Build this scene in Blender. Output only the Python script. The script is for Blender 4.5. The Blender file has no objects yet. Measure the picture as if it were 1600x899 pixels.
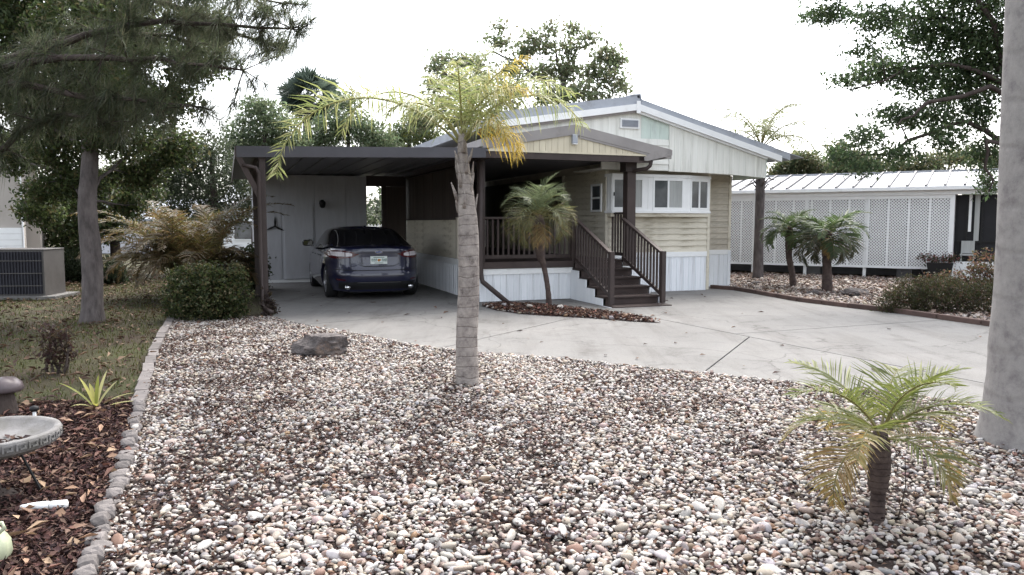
import bpy, bmesh, math, random
import numpy as np
from mathutils import Vector, Matrix

random.seed(7)
RNG = np.random.default_rng(11)
R = math.radians
scene = bpy.context.scene
col = scene.collection

# ------------------------------------------------------------------ camera
F_PX, CAM_H, PITCH = 1200.0, 1.6, 4.835
cam_d = bpy.data.cameras.new('camera')
cam_d.sensor_width = 36.0
cam_d.lens = F_PX / 1600 * 36
cam_d.clip_end = 2000
cam = bpy.data.objects.new('camera', cam_d)
cam.location = (0, 0, CAM_H)
cam.rotation_euler = (R(90 - PITCH), 0, 0)
col.objects.link(cam)
scene.camera = cam

# ------------------------------------------------------------------ world and sun
SUN_EL, SUN_AZ = 58.0, 22.0        # azimuth clockwise from +Y (the view direction)
world = bpy.data.worlds.new('World'); scene.world = world
world.use_nodes = True
wn, wl = world.node_tree.nodes, world.node_tree.links
wn.clear()
sky = wn.new('ShaderNodeTexSky'); sky.sky_type = 'NISHITA'; sky.sun_disc = False
sky.sun_elevation = R(SUN_EL); sky.sun_rotation = R(SUN_AZ)
sky.air_density = 1.0; sky.dust_density = 4.0; sky.ozone_density = 1.0
hs = wn.new('ShaderNodeHueSaturation'); hs.inputs['Saturation'].default_value = 0.32
bg = wn.new('ShaderNodeBackground'); bg.inputs['Strength'].default_value = 0.15
wo = wn.new('ShaderNodeOutputWorld')
wl.new(sky.outputs[0], hs.inputs['Color']); wl.new(hs.outputs[0], bg.inputs['Color']); wl.new(bg.outputs[0], wo.inputs['Surface'])
sd = bpy.data.lights.new('sun', 'SUN'); sd.energy = 0.5; sd.angle = R(40); sd.color = (1.0, 0.93, 0.82)
sun = bpy.data.objects.new('sun', sd); col.objects.link(sun)
sdir = Vector((math.sin(R(SUN_AZ)) * math.cos(R(SUN_EL)), math.cos(R(SUN_AZ)) * math.cos(R(SUN_EL)), math.sin(R(SUN_EL))))
sun.rotation_euler = (-sdir).to_track_quat('-Z', 'Y').to_euler()
sun.location = (6, 10, 20)
vs = scene.view_settings
vs.view_transform = 'Standard'; vs.look = 'None'; vs.exposure = 2.1; vs.gamma = 1.0
vs.use_curve_mapping = False

# ------------------------------------------------------------------ helpers
_th = R(PITCH)
def ray(px, py):
    a = (px - 800) / F_PX; b = -(py - 449.5) / F_PX
    return Vector((a, math.cos(_th) + b * math.sin(_th), -math.sin(_th) + b * math.cos(_th)))
def gnd(px, py, z=0.0):
    d = ray(px, py); return Vector((0, 0, CAM_H)) + d * ((z - CAM_H) / d.z)
def at(px, py, Y):
    d = ray(px, py); return Vector((0, 0, CAM_H)) + d * (Y / d.y)

YAW = R(20.3)
ORG = Vector((-0.645, 15.091, 0))
def W(u, v, z=0.0):
    return Vector((ORG.x + u * math.cos(YAW) - v * math.sin(YAW), ORG.y + u * math.sin(YAW) + v * math.cos(YAW), z))

def tag(o, label=None, cat=None, group=None, kind=None):
    if label: o['label'] = label
    if cat: o['category'] = cat
    if group: o['group'] = group
    if kind: o['kind'] = kind
    return o

OFF = {}
def thing(name, label, cat, loc=(0, 0, 0), rz=0.0, group=None, off=(0, 0, 0)):
    o = bpy.data.objects.new(name, None); col.objects.link(o)
    o.empty_display_size = 0.2
    o.location = loc; o.rotation_euler = (0, 0, rz)
    tag(o, label, cat, group)
    OFF[o] = Vector(off)
    return o
def house_thing(name, label, cat, u, v, group=None):
    return thing(name, label, cat, W(u, v), YAW, group, (u, v, 0))

def np_mesh(name, V, F, cols=None, smooth=False):
    """V (n,3), F list of (m,k) int arrays or one; cols (n,3) per vertex"""
    V = np.asarray(V, dtype=np.float32)
    if not isinstance(F, list): F = [F]
    F = [np.asarray(f, dtype=np.int32) for f in F if len(f)]
    me = bpy.data.meshes.new(name)
    me.vertices.add(len(V)); me.vertices.foreach_set('co', V.ravel())
    loops = np.concatenate([f.ravel() for f in F])
    sizes = np.concatenate([np.full(len(f), f.shape[1], dtype=np.int32) for f in F])
    starts = np.concatenate([[0], np.cumsum(sizes)[:-1]]).astype(np.int32)
    me.loops.add(len(loops)); me.loops.foreach_set('vertex_index', loops)
    me.polygons.add(len(sizes)); me.polygons.foreach_set('loop_start', starts)
    try: me.polygons.foreach_set('loop_total', sizes)
    except Exception: pass
    if smooth: me.polygons.foreach_set('use_smooth', np.ones(len(sizes), dtype=bool))
    me.update(calc_edges=True)
    if cols is not None:
        ca = me.color_attributes.new('Col', 'FLOAT_COLOR', 'POINT')
        c4 = np.ones((len(V), 4), dtype=np.float32); c4[:, :3] = cols
        ca.data.foreach_set('color', c4.ravel())
    return me

def link(name, me, mat=None, parent=None, loc=None, smooth=None):
    o = bpy.data.objects.new(name, me); col.objects.link(o)
    if mat is not None and len(me.materials) == 0: me.materials.append(mat)
    if parent is not None: o.parent = parent
    if loc is not None: o.location = loc
    return o

class MB:
    def __init__(self): self.v = []; self.f = []
    def add(self, vs, fs):
        n = len(self.v); self.v += [tuple(p) for p in vs]; self.f += [tuple(i + n for i in f) for f in fs]; return self
    def box(self, x0, x1, y0, y1, z0, z1):
        vs = [(x0,y0,z0),(x1,y0,z0),(x1,y1,z0),(x0,y1,z0),(x0,y0,z1),(x1,y0,z1),(x1,y1,z1),(x0,y1,z1)]
        return self.add(vs, [(0,3,2,1),(4,5,6,7),(0,1,5,4),(1,2,6,5),(2,3,7,6),(3,0,4,7)])
    def hexa(self, b, t):
        return self.add(list(b) + list(t), [(0,3,2,1),(4,5,6,7),(0,1,5,4),(1,2,6,5),(2,3,7,6),(3,0,4,7)])
    def beam(self, p, q, w, h, up=(0, 0, 1)):
        p = Vector(p); q = Vector(q); d = (q - p).normalized(); up = Vector(up)
        s = d.cross(up)
        if s.length < 1e-4: s = d.cross(Vector((1, 0, 0)))
        s.normalize(); n = s.cross(d)
        a = [p - s*w/2 - n*h/2, p + s*w/2 - n*h/2, p + s*w/2 + n*h/2, p - s*w/2 + n*h/2]
        b = [c + (q - p) for c in a]
        return self.add(a + b, [(0,1,2,3),(7,6,5,4),(0,4,5,1),(1,5,6,2),(2,6,7,3),(3,7,4,0)])
    def prism(self, poly, z0, z1):
        n = len(poly)
        vs = [(p[0], p[1], z0) for p in poly] + [(p[0], p[1], z1) for p in poly]
        fs = [tuple(range(n-1, -1, -1)), tuple(range(n, 2*n))]
        fs += [(i, (i+1) % n, n + (i+1) % n, n + i) for i in range(n)]
        return self.add(vs, fs)
    def slab(self, poly, d):            # 3-D polygon extruded by vector d
        n = len(poly); d = Vector(d)
        vs = [tuple(Vector(p)) for p in poly] + [tuple(Vector(p) + d) for p in poly]
        fs = [tuple(range(n-1, -1, -1)), tuple(range(n, 2*n))]
        fs += [(i, (i+1) % n, n + (i+1) % n, n + i) for i in range(n)]
        return self.add(vs, fs)
    def tube(self, pts, rad, n=8, cap=True):
        pts = [Vector(p) for p in pts]
        if not hasattr(rad, '__len__'): rad = [rad] * len(pts)
        base = len(self.v); vs = []
        prev = None
        for i, p in enumerate(pts):
            t = (pts[min(i+1, len(pts)-1)] - pts[max(i-1, 0)]).normalized()
            if prev is None:
                s = t.cross(Vector((0.13, 0.31, 0.94)))
                if s.length < 0.05: s = t.cross(Vector((1, 0, 0)))
            else:
                s = prev - t * prev.dot(t)
            s.normalize(); prev = s; b = t.cross(s)
            for k in range(n):
                a = 2 * math.pi * k / n
                vs.append(p + (s * math.cos(a) + b * math.sin(a)) * rad[i])
        fs = []
        for i in range(len(pts) - 1):
            for k in range(n):
                a = i*n + k; b_ = i*n + (k+1) % n
                fs.append((a, b_, b_ + n, a + n))
        if cap:
            fs.append(tuple(range(n-1, -1, -1))); fs.append(tuple((len(pts)-1)*n + k for k in range(n)))
        return self.add(vs, fs)
    def lathe(self, prof, n=24, c=(0, 0, 0)):
        vs = []; fs = []
        for r, z in prof:
            for k in range(n):
                a = 2*math.pi*k/n
                vs.append((c[0] + r*math.cos(a), c[1] + r*math.sin(a), c[2] + z))
        for i in range(len(prof) - 1):
            for k in range(n):
                a = i*n + k; b = i*n + (k+1) % n
                fs.append((a, b, b+n, a+n))
        return self.add(vs, fs)
    def mesh(self, name, off=None):
        me = bpy.data.meshes.new(name)
        V = self.v if off is None else [(p[0]-off[0], p[1]-off[1], p[2]-off[2]) for p in self.v]
        me.from_pydata(V, [], self.f); me.update(); return me
    def build(self, name, mat, parent=None, smooth=False, root=None, bevel=0):
        r = root or parent
        off = OFF.get(r) if r is not None else None
        if off is None and parent is not None and parent.parent is not None: off = OFF.get(parent.parent)
        me = self.mesh(name, off)
        if smooth: me.polygons.foreach_set('use_smooth', [True]*len(me.polygons))
        o = link(name, me, mat, parent)
        if bevel:
            m = o.modifiers.new('bevel', 'BEVEL'); m.width = bevel; m.segments = 2; m.limit_method = 'ANGLE'
        return o

# ------------------------------------------------------------------ materials
def new_mat(name):
    m = bpy.data.materials.new(name); m.use_nodes = True
    nt = m.node_tree; nt.nodes.clear()
    out = nt.nodes.new('ShaderNodeOutputMaterial'); p = nt.nodes.new('ShaderNodeBsdfPrincipled')
    nt.links.new(p.outputs[0], out.inputs['Surface'])
    return m, nt, p, out
def N(nt, t, **kw):
    n = nt.nodes.new(t)
    for k, v in kw.items():
        if k in n.inputs: n.inputs[k].default_value = v
        else: setattr(n, k, v)
    return n
def coords(nt, scale=(1, 1, 1), space='Object'):
    tc = N(nt, 'ShaderNodeTexCoord'); mp = N(nt, 'ShaderNodeMapping')
    mp.inputs['Scale'].default_value = scale
    nt.links.new(tc.outputs[space], mp.inputs['Vector'])
    return mp.outputs[0]
def ramp(nt, fac, stops):
    r = N(nt, 'ShaderNodeValToRGB')
    e = r.color_ramp.elements
    while len(e) < len(stops): e.new(0.5)
    for el, (p, c) in zip(e, stops):
        el.position = p; el.color = (*c, 1)
    nt.links.new(fac, r.inputs[0]); return r.outputs[0]
def bumpn(nt, p, h, strength=0.3, dist=0.01):
    b = N(nt, 'ShaderNodeBump'); b.inputs['Strength'].default_value = strength; b.inputs['Distance'].default_value = dist
    nt.links.new(h, b.inputs['Height']); nt.links.new(b.outputs[0], p.inputs['Normal'])
def sc(c, k): return tuple(min(1, x * k) for x in c)

def surf(name, c1, c2=None, rough=0.7, scale=3.0, stretch=(1, 1, 1), bump=0.15, bscale=60, bdist=0.004, spec=0.3, metal=0.0,
         dirt=None, dirt_scale=1.2, dirt_lo=0.52, dirt_hi=0.75, rand=0.0, stripes=None):
    """noise mix of two colours, blotchy dirt with its own shape, fine bump"""
    m, nt, p, out = new_mat(name)
    c2 = c2 or sc(c1, 0.82)
    vec = coords(nt, stretch)
    n1 = N(nt, 'ShaderNodeTexNoise', Scale=scale, Detail=6.0, Roughness=0.6)
    nt.links.new(vec, n1.inputs['Vector'])
    cc = ramp(nt, n1.outputs['Fac'], [(0.3, c2), (0.7, c1)])
    if dirt:
        n2 = N(nt, 'ShaderNodeTexNoise', Scale=dirt_scale, Detail=8.0, Roughness=0.7)
        nt.links.new(vec, n2.inputs['Vector'])
        mk = ramp(nt, n2.outputs['Fac'], [(dirt_lo, (0, 0, 0)), (dirt_hi, (1, 1, 1))])
        mx = N(nt, 'ShaderNodeMix', data_type='RGBA')
        nt.links.new(mk, mx.inputs[0]); nt.links.new(cc, mx.inputs[6]); mx.inputs[7].default_value = (*dirt, 1)
        cc = mx.outputs[2]
    if rand:
        oi = N(nt, 'ShaderNodeObjectInfo')
        mr = N(nt, 'ShaderNodeMapRange'); mr.inputs[3].default_value = 1 - rand; mr.inputs[4].default_value = 1 + rand
        nt.links.new(oi.outputs['Random'], mr.inputs[0])
        h = N(nt, 'ShaderNodeHueSaturation'); nt.links.new(mr.outputs[0], h.inputs['Value']); nt.links.new(cc, h.inputs['Color'])
        cc = h.outputs[0]
    nt.links.new(cc, p.inputs['Base Color'])
    p.inputs['Roughness'].default_value = rough; p.inputs['Metallic'].default_value = metal
    p.inputs['Specular IOR Level'].default_value = spec
    if bump:
        nb = N(nt, 'ShaderNodeTexNoise', Scale=bscale, Detail=5.0)
        nt.links.new(vec, nb.inputs['Vector']); bumpn(nt, p, nb.outputs['Fac'], bump, bdist)
    return m

def attr_mat(name, rough=0.7, transl=0.0, spec=0.25, bump=0.0, bscale=80, tint=None, noise=0.0):
    m, nt, p, out = new_mat(name)
    a = N(nt, 'ShaderNodeAttribute', attribute_name='Col')
    cc = a.outputs['Color']
    if noise:
        n1 = N(nt, 'ShaderNodeTexNoise', Scale=bscale, Detail=4.0)
        nt.links.new(coords(nt), n1.inputs['Vector'])
        mr = N(nt, 'ShaderNodeMapRange'); mr.inputs[1].default_value = 0.25; mr.inputs[2].default_value = 0.75
        mr.inputs[3].default_value = 1 - noise; mr.inputs[4].default_value = 1 + noise
        nt.links.new(n1.outputs['Fac'], mr.inputs[0])
        h = N(nt, 'ShaderNodeHueSaturation'); nt.links.new(mr.outputs[0], h.inputs['Value']); nt.links.new(cc, h.inputs['Color'])
        cc = h.outputs[0]
    nt.links.new(cc, p.inputs['Base Color'])
    p.inputs['Roughness'].default_value = rough; p.inputs['Specular IOR Level'].default_value = spec
    if bump:
        nb = N(nt, 'ShaderNodeTexNoise', Scale=bscale, Detail=4.0)
        nt.links.new(coords(nt), nb.inputs['Vector']); bumpn(nt, p, nb.outputs['Fac'], bump, 0.004)
    if transl:
        t = N(nt, 'ShaderNodeBsdfTranslucent'); mx = N(nt, 'ShaderNodeMixShader'); mx.inputs[0].default_value = transl
        br = N(nt, 'ShaderNodeHueSaturation', Value=1.5, Saturation=1.1); nt.links.new(cc, br.inputs['Color'])
        nt.links.new(br.outputs[0], t.inputs['Color'])
        nt.links.new(p.outputs[0], mx.inputs[1]); nt.links.new(t.outputs[0], mx.inputs[2]); nt.links.new(mx.outputs[0], out.inputs['Surface'])
    return m

def glass_mat(name, c=(0.02, 0.022, 0.025), rough=0.04, spec=0.6):
    m, nt, p, out = new_mat(name)
    vec = coords(nt)
    n1 = N(nt, 'ShaderNodeTexNoise', Scale=2.5, Detail=3.0); nt.links.new(vec, n1.inputs['Vector'])
    cc = ramp(nt, n1.outputs['Fac'], [(0.35, c), (0.7, sc(c, 2.0))]); nt.links.new(cc, p.inputs['Base Color'])
    p.inputs['Roughness'].default_value = rough; p.inputs['Specular IOR Level'].default_value = spec
    nb = N(nt, 'ShaderNodeTexNoise', Scale=1.5, Detail=1.0); nt.links.new(vec, nb.inputs['Vector']); bumpn(nt, p, nb.outputs['Fac'], 0.05, 0.02)
    return m

M = {}
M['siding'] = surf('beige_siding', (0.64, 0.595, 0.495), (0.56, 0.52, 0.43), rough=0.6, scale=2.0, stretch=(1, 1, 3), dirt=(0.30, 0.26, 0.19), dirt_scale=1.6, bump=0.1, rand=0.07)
M['siding_dim'] = surf('beige_siding_shaded', (0.50, 0.455, 0.38), (0.44, 0.40, 0.33), rough=0.65, scale=2.0, stretch=(1, 1, 3), dirt=(0.24, 0.21, 0.17), bump=0.1, rand=0.07)  # darker copy of the beige siding, shade painted into its colour
M['white'] = surf('white_trim_paint', (0.82, 0.83, 0.83), (0.75, 0.76, 0.76), rough=0.5, scale=3, dirt=(0.50, 0.49, 0.46), dirt_scale=2.0, dirt_lo=0.6, dirt_hi=0.85)
M['skirt'] = surf('white_skirting_vinyl', (0.80, 0.82, 0.85), (0.71, 0.735, 0.77), rough=0.45, scale=3, stretch=(4, 4, 0.35), dirt=(0.44, 0.45, 0.47), dirt_scale=1.4, dirt_lo=0.55, dirt_hi=0.85, rand=0.05)
M['gable_white'] = surf('weathered_gable_panel', (0.80, 0.80, 0.75), (0.69, 0.69, 0.64), rough=0.55, scale=2.5, stretch=(5, 5, 0.4), dirt=(0.42, 0.42, 0.37), dirt_scale=1.2, dirt_lo=0.5, dirt_hi=0.8, rand=0.05)
M['gable_mint'] = surf('mint_gable_panel', (0.60, 0.69, 0.63), (0.52, 0.60, 0.55), rough=0.6, scale=2, stretch=(3, 3, 0.6), dirt=(0.36, 0.40, 0.38), rand=0.04)
M['gable_cream'] = surf('cream_gable_board', (0.62, 0.56, 0.43), (0.55, 0.50, 0.38), rough=0.6, scale=3, stretch=(3, 3, 0.5), dirt=(0.44, 0.38, 0.29), dirt_scale=2, rand=0.05)
M['brown'] = surf('dark_brown_paint', (0.060, 0.044, 0.040), (0.042, 0.031, 0.029), rough=0.55, scale=4, bump=0.2, rand=0.12)
M['brown_wood'] = surf('dark_brown_deck_wood', (0.050, 0.034, 0.030), (0.030, 0.021, 0.019), rough=0.65, scale=3, stretch=(1, 8, 8), bump=0.35, dirt=(0.10, 0.075, 0.06), dirt_scale=3, dirt_lo=0.6, rand=0.15)
M['brown_board'] = surf('brown_stained_board', (0.085, 0.066, 0.056), (0.055, 0.043, 0.038), rough=0.7, scale=3, stretch=(6, 6, 0.5), bump=0.3, rand=0.2)
M['fascia_brown'] = surf('grey_brown_fascia', (0.30, 0.28, 0.27), (0.24, 0.222, 0.216), rough=0.5, scale=2, dirt=(0.16, 0.147, 0.143), rand=0.05)
M['roof_grey'] = surf('grey_roof_metal', (0.36, 0.38, 0.42), (0.29, 0.31, 0.35), rough=0.4, scale=2, metal=0.2, dirt=(0.22, 0.22, 0.22), dirt_scale=2.5)
M['fascia_dark'] = surf('dark_slate_fascia', (0.075, 0.073, 0.082), (0.058, 0.057, 0.064), rough=0.5, scale=2, rand=.05)
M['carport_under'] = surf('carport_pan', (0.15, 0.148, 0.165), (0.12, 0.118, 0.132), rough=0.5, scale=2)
M['shed'] = surf('grey_shed_panel', (0.52, 0.525, 0.56), (0.45, 0.455, 0.485), rough=0.65, scale=2.5, stretch=(3, 3, 0.6), dirt=(0.40, 0.40, 0.43), rand=0.05)
M['black'] = surf('black_satin', (0.012, 0.012, 0.013), rough=0.5, bump=0.05)
M['glass'] = glass_mat('window_glass', (0.06, 0.065, 0.07))
M['curtain'] = surf('pale_blind', (0.42, 0.43, 0.42), (0.30, 0.31, 0.30), rough=0.8, stretch=(8, 8, 0.5))
M['screen'] = surf('dark_insect_screen', (0.018, 0.018, 0.022), (0.012, 0.012, 0.014), rough=0.6)
M['concrete'] = None
M['edging'] = surf('scalloped_concrete', (0.20, 0.18, 0.172), (0.115, 0.104, 0.10), rough=0.9, scale=9, bump=0.5, bscale=90, dirt=(0.10, 0.085, 0.075), dirt_scale=4, rand=0.25)
M['timber_edge'] = surf('brown_edging', (0.10, 0.065, 0.055), (0.06, 0.04, 0.035), rough=0.85, scale=6, bump=0.5, rand=0.2)
M['soil'] = surf('dark_soil', (0.034, 0.022, 0.019), (0.016, 0.011, 0.010), rough=0.95, scale=14, bump=0.8, bscale=50, bdist=0.02)
M['mulch_base'] = surf('mulch_base', (0.055, 0.028, 0.025), (0.025, 0.014, 0.014), rough=0.95, scale=20, bump=0.9, bscale=60, bdist=0.02)
M['lawn'] = surf('lawn_ground', (0.050, 0.055, 0.018), (0.040, 0.029, 0.018), rough=0.95, scale=1.1, bump=0.8, bscale=45, bdist=0.03, dirt=(0.045, 0.031, 0.020), dirt_scale=0.8, dirt_lo=0.48, dirt_hi=0.66)
M['bark'] = surf('grey_bark', (0.15, 0.13, 0.125), (0.065, 0.056, 0.055), rough=0.95, scale=9, stretch=(1, 1, 0.35), bump=1.0, bscale=22, bdist=0.03, dirt=(0.028, 0.023, 0.024), dirt_scale=6)
M['bark_dark'] = surf('dark_bark', (0.075, 0.058, 0.05), (0.04, 0.03, 0.028), rough=0.95, scale=9, stretch=(1, 1, 0.4), bump=1.0, bscale=22, bdist=0.03)
M['leaf'] = attr_mat('leaf', rough=0.5, transl=0.45)
M['leaf_dry'] = attr_mat('dry_leaf', rough=0.75, transl=0.1)
M['frond'] = attr_mat('palm_frond', rough=0.45, transl=0.4, spec=0.35)
M['pebble'] = attr_mat('river_pebble', rough=0.6, spec=0.3, bump=0.25, bscale=120, noise=0.14)
M['chip'] = attr_mat('wood_chip', rough=0.9, bump=0.3, bscale=90, noise=0.2)
M['grass'] = attr_mat('grass_blade', rough=0.7, transl=0.25)
M['rock'] = surf('weathered_rock', (0.15, 0.13, 0.125), (0.055, 0.05, 0.05), rough=0.9, scale=7, bump=0.9, bscale=18, bdist=0.04, dirt=(0.30, 0.20, 0.14), dirt_scale=3, dirt_lo=0.55)
def pebble_obj_mat():
    m, nt, p, out = new_mat('single_pebble')
    oi = N(nt, 'ShaderNodeObjectInfo')
    n1 = N(nt, 'ShaderNodeTexNoise', Scale=30.0, Detail=4.0); nt.links.new(coords(nt), n1.inputs['Vector'])
    mr = N(nt, 'ShaderNodeMapRange'); mr.inputs[1].default_value = 0.25; mr.inputs[2].default_value = 0.75; mr.inputs[3].default_value = 0.82; mr.inputs[4].default_value = 1.14
    nt.links.new(n1.outputs['Fac'], mr.inputs[0])
    h = N(nt, 'ShaderNodeHueSaturation'); nt.links.new(mr.outputs[0], h.inputs['Value']); nt.links.new(oi.outputs['Color'], h.inputs['Color'])
    nt.links.new(h.outputs[0], p.inputs['Base Color']); p.inputs['Roughness'].default_value = 0.6
    nb = N(nt, 'ShaderNodeTexNoise', Scale=60.0, Detail=4.0); nt.links.new(coords(nt), nb.inputs['Vector']); bumpn(nt, p, nb.outputs['Fac'], 0.25, 0.004)
    return m
M['pebble_one'] = pebble_obj_mat()
def concrete_mat():
    m, nt, p, out = new_mat('driveway_concrete')
    vec = coords(nt)
    def nz(scale, detail=6.0, rough=0.6, v=vec, dist=0.0):
        n = N(nt, 'ShaderNodeTexNoise', Scale=scale, Detail=detail, Roughness=rough, Distortion=dist); nt.links.new(v, n.inputs['Vector']); return n.outputs['Fac']
    def mul(a, b, f=1.0):
        mx = N(nt, 'ShaderNodeMix', data_type='RGBA', blend_type='MULTIPLY'); mx.inputs[0].default_value = f
        nt.links.new(a, mx.inputs[6]); nt.links.new(b, mx.inputs[7]); return mx.outputs[2]
    c = ramp(nt, nz(0.7), [(0.3, (0.145, 0.142, 0.137)), (0.5, (0.168, 0.165, 0.160)), (0.7, (0.192, 0.187, 0.180))])
    c = mul(c, ramp(nt, nz(1.6, 8.0, 0.75, dist=0.6), [(0.30, (0.66, 0.64, 0.62)), (0.47, (1, 1, 1)), (0.72, (1.06, 1.05, 1.03))]))       # blotches
    c = mul(c, ramp(nt, nz(1.0, 7.0, 0.7, coords(nt, (2.6, 0.25, 1))), [(0.33, (0.74, 0.72, 0.71)), (0.50, (1, 1, 1))]), 0.8)             # tyre streaks
    c = mul(c, ramp(nt, nz(7.0, 3.0, 0.5), [(0.22, (0.45, 0.42, 0.40)), (0.31, (1, 1, 1))]), 0.8)                                          # drips
    c = mul(c, ramp(nt, nz(120.0, 2.0, 0.5), [(0.3, (0.78, 0.77, 0.76)), (0.65, (1.08, 1.08, 1.08))]))                                    # aggregate
    wv = N(nt, 'ShaderNodeVectorMath', operation='ADD'); n3 = N(nt, 'ShaderNodeTexNoise', Scale=2.0, Detail=4.0); nt.links.new(vec, n3.inputs['Vector'])
    sc3 = N(nt, 'ShaderNodeVectorMath', operation='SCALE'); sc3.inputs['Scale'].default_value = 0.5; nt.links.new(n3.outputs['Color'], sc3.inputs[0])
    nt.links.new(vec, wv.inputs[0]); nt.links.new(sc3.outputs[0], wv.inputs[1])
    vo = N(nt, 'ShaderNodeTexVoronoi', feature='DISTANCE_TO_EDGE', Scale=0.28); nt.links.new(wv.outputs[0], vo.inputs['Vector'])
    c = mul(c, ramp(nt, vo.outputs['Distance'], [(0.0, (0.45, 0.43, 0.42)), (0.0035, (1, 1, 1))]), 0.7)
    nt.links.new(c, p.inputs['Base Color']); p.inputs['Roughness'].default_value = 0.88; p.inputs['Specular IOR Level'].default_value = 0.25
    bumpn(nt, p, nz(90.0, 5.0), 0.3, 0.004)
    return m
M['concrete'] = concrete_mat()

# ------------------------------------------------------------------ ground layout (metres, from measured points)
def G(*pp): return [gnd(x, y).xy for x, y in pp]
edge_line = G((270, 497), (256, 520), (243, 548), (232, 580), (222, 615), (216, 640), (206, 690), (191, 745), (176, 790), (161, 840), (140, 905), (120, 980), (90, 1080))
near_edge = G((424, 497), (455, 506), (500, 516), (560, 527), (640, 542), (715, 553), (800, 560), (900, 568), (1000, 578), (1100, 588), (1200, 599), (1300, 610), (1400, 621), (1540, 637), (1660, 652), (1800, 670))
far_edge = G((1112, 453), (1150, 456), (1185, 462), (1250, 474), (1330, 484), (1400, 492), (1470, 502), (1540, 512), (1640, 528), (1760, 548))
xy = lambda p: Vector((p[0], p[1]))

def sheet(name, poly, z, mat, parent=None, thick=0.0):
    bm = bmesh.new()
    f = bm.faces.new([bm.verts.new((p[0], p[1], z)) for p in poly])
    if f.normal.z < 0: f.normal_flip()
    bm.normal_update()
    if f.normal.z < 0: bmesh.ops.reverse_faces(bm, faces=[f])
    bmesh.ops.triangulate(bm, faces=bm.faces[:])
    me = bpy.data.meshes.new(name); bm.to_mesh(me); bm.free()
    return link(name, me, mat, parent)
def in_poly(P, poly):
    x, y = P[:, 0], P[:, 1]; ins = np.zeros(len(P), bool); n = len(poly)
    for i in range(n):
        x1, y1 = poly[i][0], poly[i][1]; x2, y2 = poly[(i+1) % n][0], poly[(i+1) % n][1]
        c = ((y1 > y) != (y2 > y)) & (x < (x2 - x1) * (y - y1) / (y2 - y1 + 1e-12) + x1)
        ins ^= c
    return ins
def view_px(P):
    dy = P[:, 1] * math.cos(_th) + (CAM_H) * math.sin(_th)
    return 800 + F_PX * P[:, 0] / dy

lawn = tag(sheet('lawn', [(-250, -60), (250, -60), (250, 400), (-250, 400)], -0.012, M['lawn']), 'brownish green lawn strewn with dead leaves', None, None, 'structure')
gravel_poly = edge_line[::-1] + near_edge + [Vector((8.5, 3.0)), Vector((8.0, 1.6)), Vector((-1.6, 1.6))]
gravel = tag(sheet('gravel_bed', gravel_poly, 0.004, M['soil']), 'gravel bed of pale river pebbles in front of the driveway', None, None, 'structure')

# driveway slabs, split along the joints
drive_poly = near_edge + [Vector((10.5, 9.2))] + far_edge[::-1] + [W(7.4, 1.6).xy, W(3.4, 2.4).xy, W(0.2, 2.2).xy, W(0.15, 6.55).xy, W(-3.85, 6.55).xy, W(-3.85, -0.4).xy]
DZ = 0.03
driveway = tag(bpy.data.objects.new('driveway', None), 'pale concrete driveway cut by control joints', None, None, 'structure')
col.objects.link(driveway)
def split_poly(poly, p, q):
    p = xy(p); q = xy(q); d = q - p; nrm = Vector((-d.y, d.x)).normalized()
    s = [(Vector(a) - p).dot(nrm) for a in poly]
    A, B = [], []
    for i, a in enumerate(poly):
        b = poly[(i+1) % len(poly)]; si, sj = s[i], s[(i+1) % len(poly)]
        (A if si >= 0 else B).append(Vector(a))
        if (si >= 0) != (sj >= 0):
            c = Vector(a) + (Vector(b) - Vector(a)) * (si / (si - sj)); A.append(c); B.append(c.copy())
    return [k for k in (A, B) if len(k) >= 3]
def gp(x, y): return gnd(x, y).xy
polys = [drive_poly]
def cut(p, q, has=None):
    global polys
    out = []
    for k in polys:
        if has is not None and not any(in_poly(np.array([[h[0], h[1]]]), k)[0] for h in has): out.append(k)
        else: out += split_poly(k, p, q)
    polys = out
cut(gp(968, 489), gp(1445, 585))                                     # long diagonal joint
cut(gp(470, 511), gp(717, 489), [gp(560, 515), gp(560, 480)])          # joint in front of the carport
cut(gp(696, 546), gp(893, 500), [gp(760, 545), gp(640, 530)])
cut(gp(1100, 586), gp(1157, 541), [gp(1000, 560), gp(1200, 590)])
cut(gp(1165, 524), gp(1400, 508), [gp(1300, 530), gp(1200, 490)])
def inset_poly(poly, d):
    n = len(poly); area = sum(poly[i][0]*poly[(i+1) % n][1] - poly[(i+1) % n][0]*poly[i][1] for i in range(n))
    sg = 1 if area > 0 else -1
    out = []
    for i in range(n):
        a, b, c = Vector(poly[i-1]), Vector(poly[i]), Vector(poly[(i+1) % n])
        e1 = (b - a); e2 = (c - b)
        if e1.length < 1e-5 or e2.length < 1e-5: continue
        e1.normalize(); e2.normalize()
        n1 = Vector((-e1.y, e1.x))*sg; n2 = Vector((-e2.y, e2.x))*sg
        m = n1 + n2
        if m.length < 0.3: m = n1
        m = m / max(0.35, m.dot(n1))
        out.append(b + m * d)
    return out
for k in polys:
    q = inset_poly(k, 0.010)
    bm = bmesh.new()
    top = [bm.verts.new((p.x, p.y, DZ)) for p in q]; bot = [bm.verts.new((p.x, p.y, -0.05)) for p in q]
    n = len(q)
    f = bm.faces.new(top)
    for i in range(n): bm.faces.new((top[i], bot[i], bot[(i+1) % n], top[(i+1) % n]))
    bmesh.ops.recalc_face_normals(bm, faces=bm.faces[:])
    bmesh.ops.triangulate(bm, faces=[g for g in bm.faces if len(g.verts) > 4])
    bm.normal_update()
    me = bpy.data.meshes.new('slab'); bm.to_mesh(me); bm.free()
    link('slab', me, M['concrete'], driveway)
sheet('joint_bed', inset_poly(drive_poly, 0.02), 0.0, M['soil'], driveway)

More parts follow.
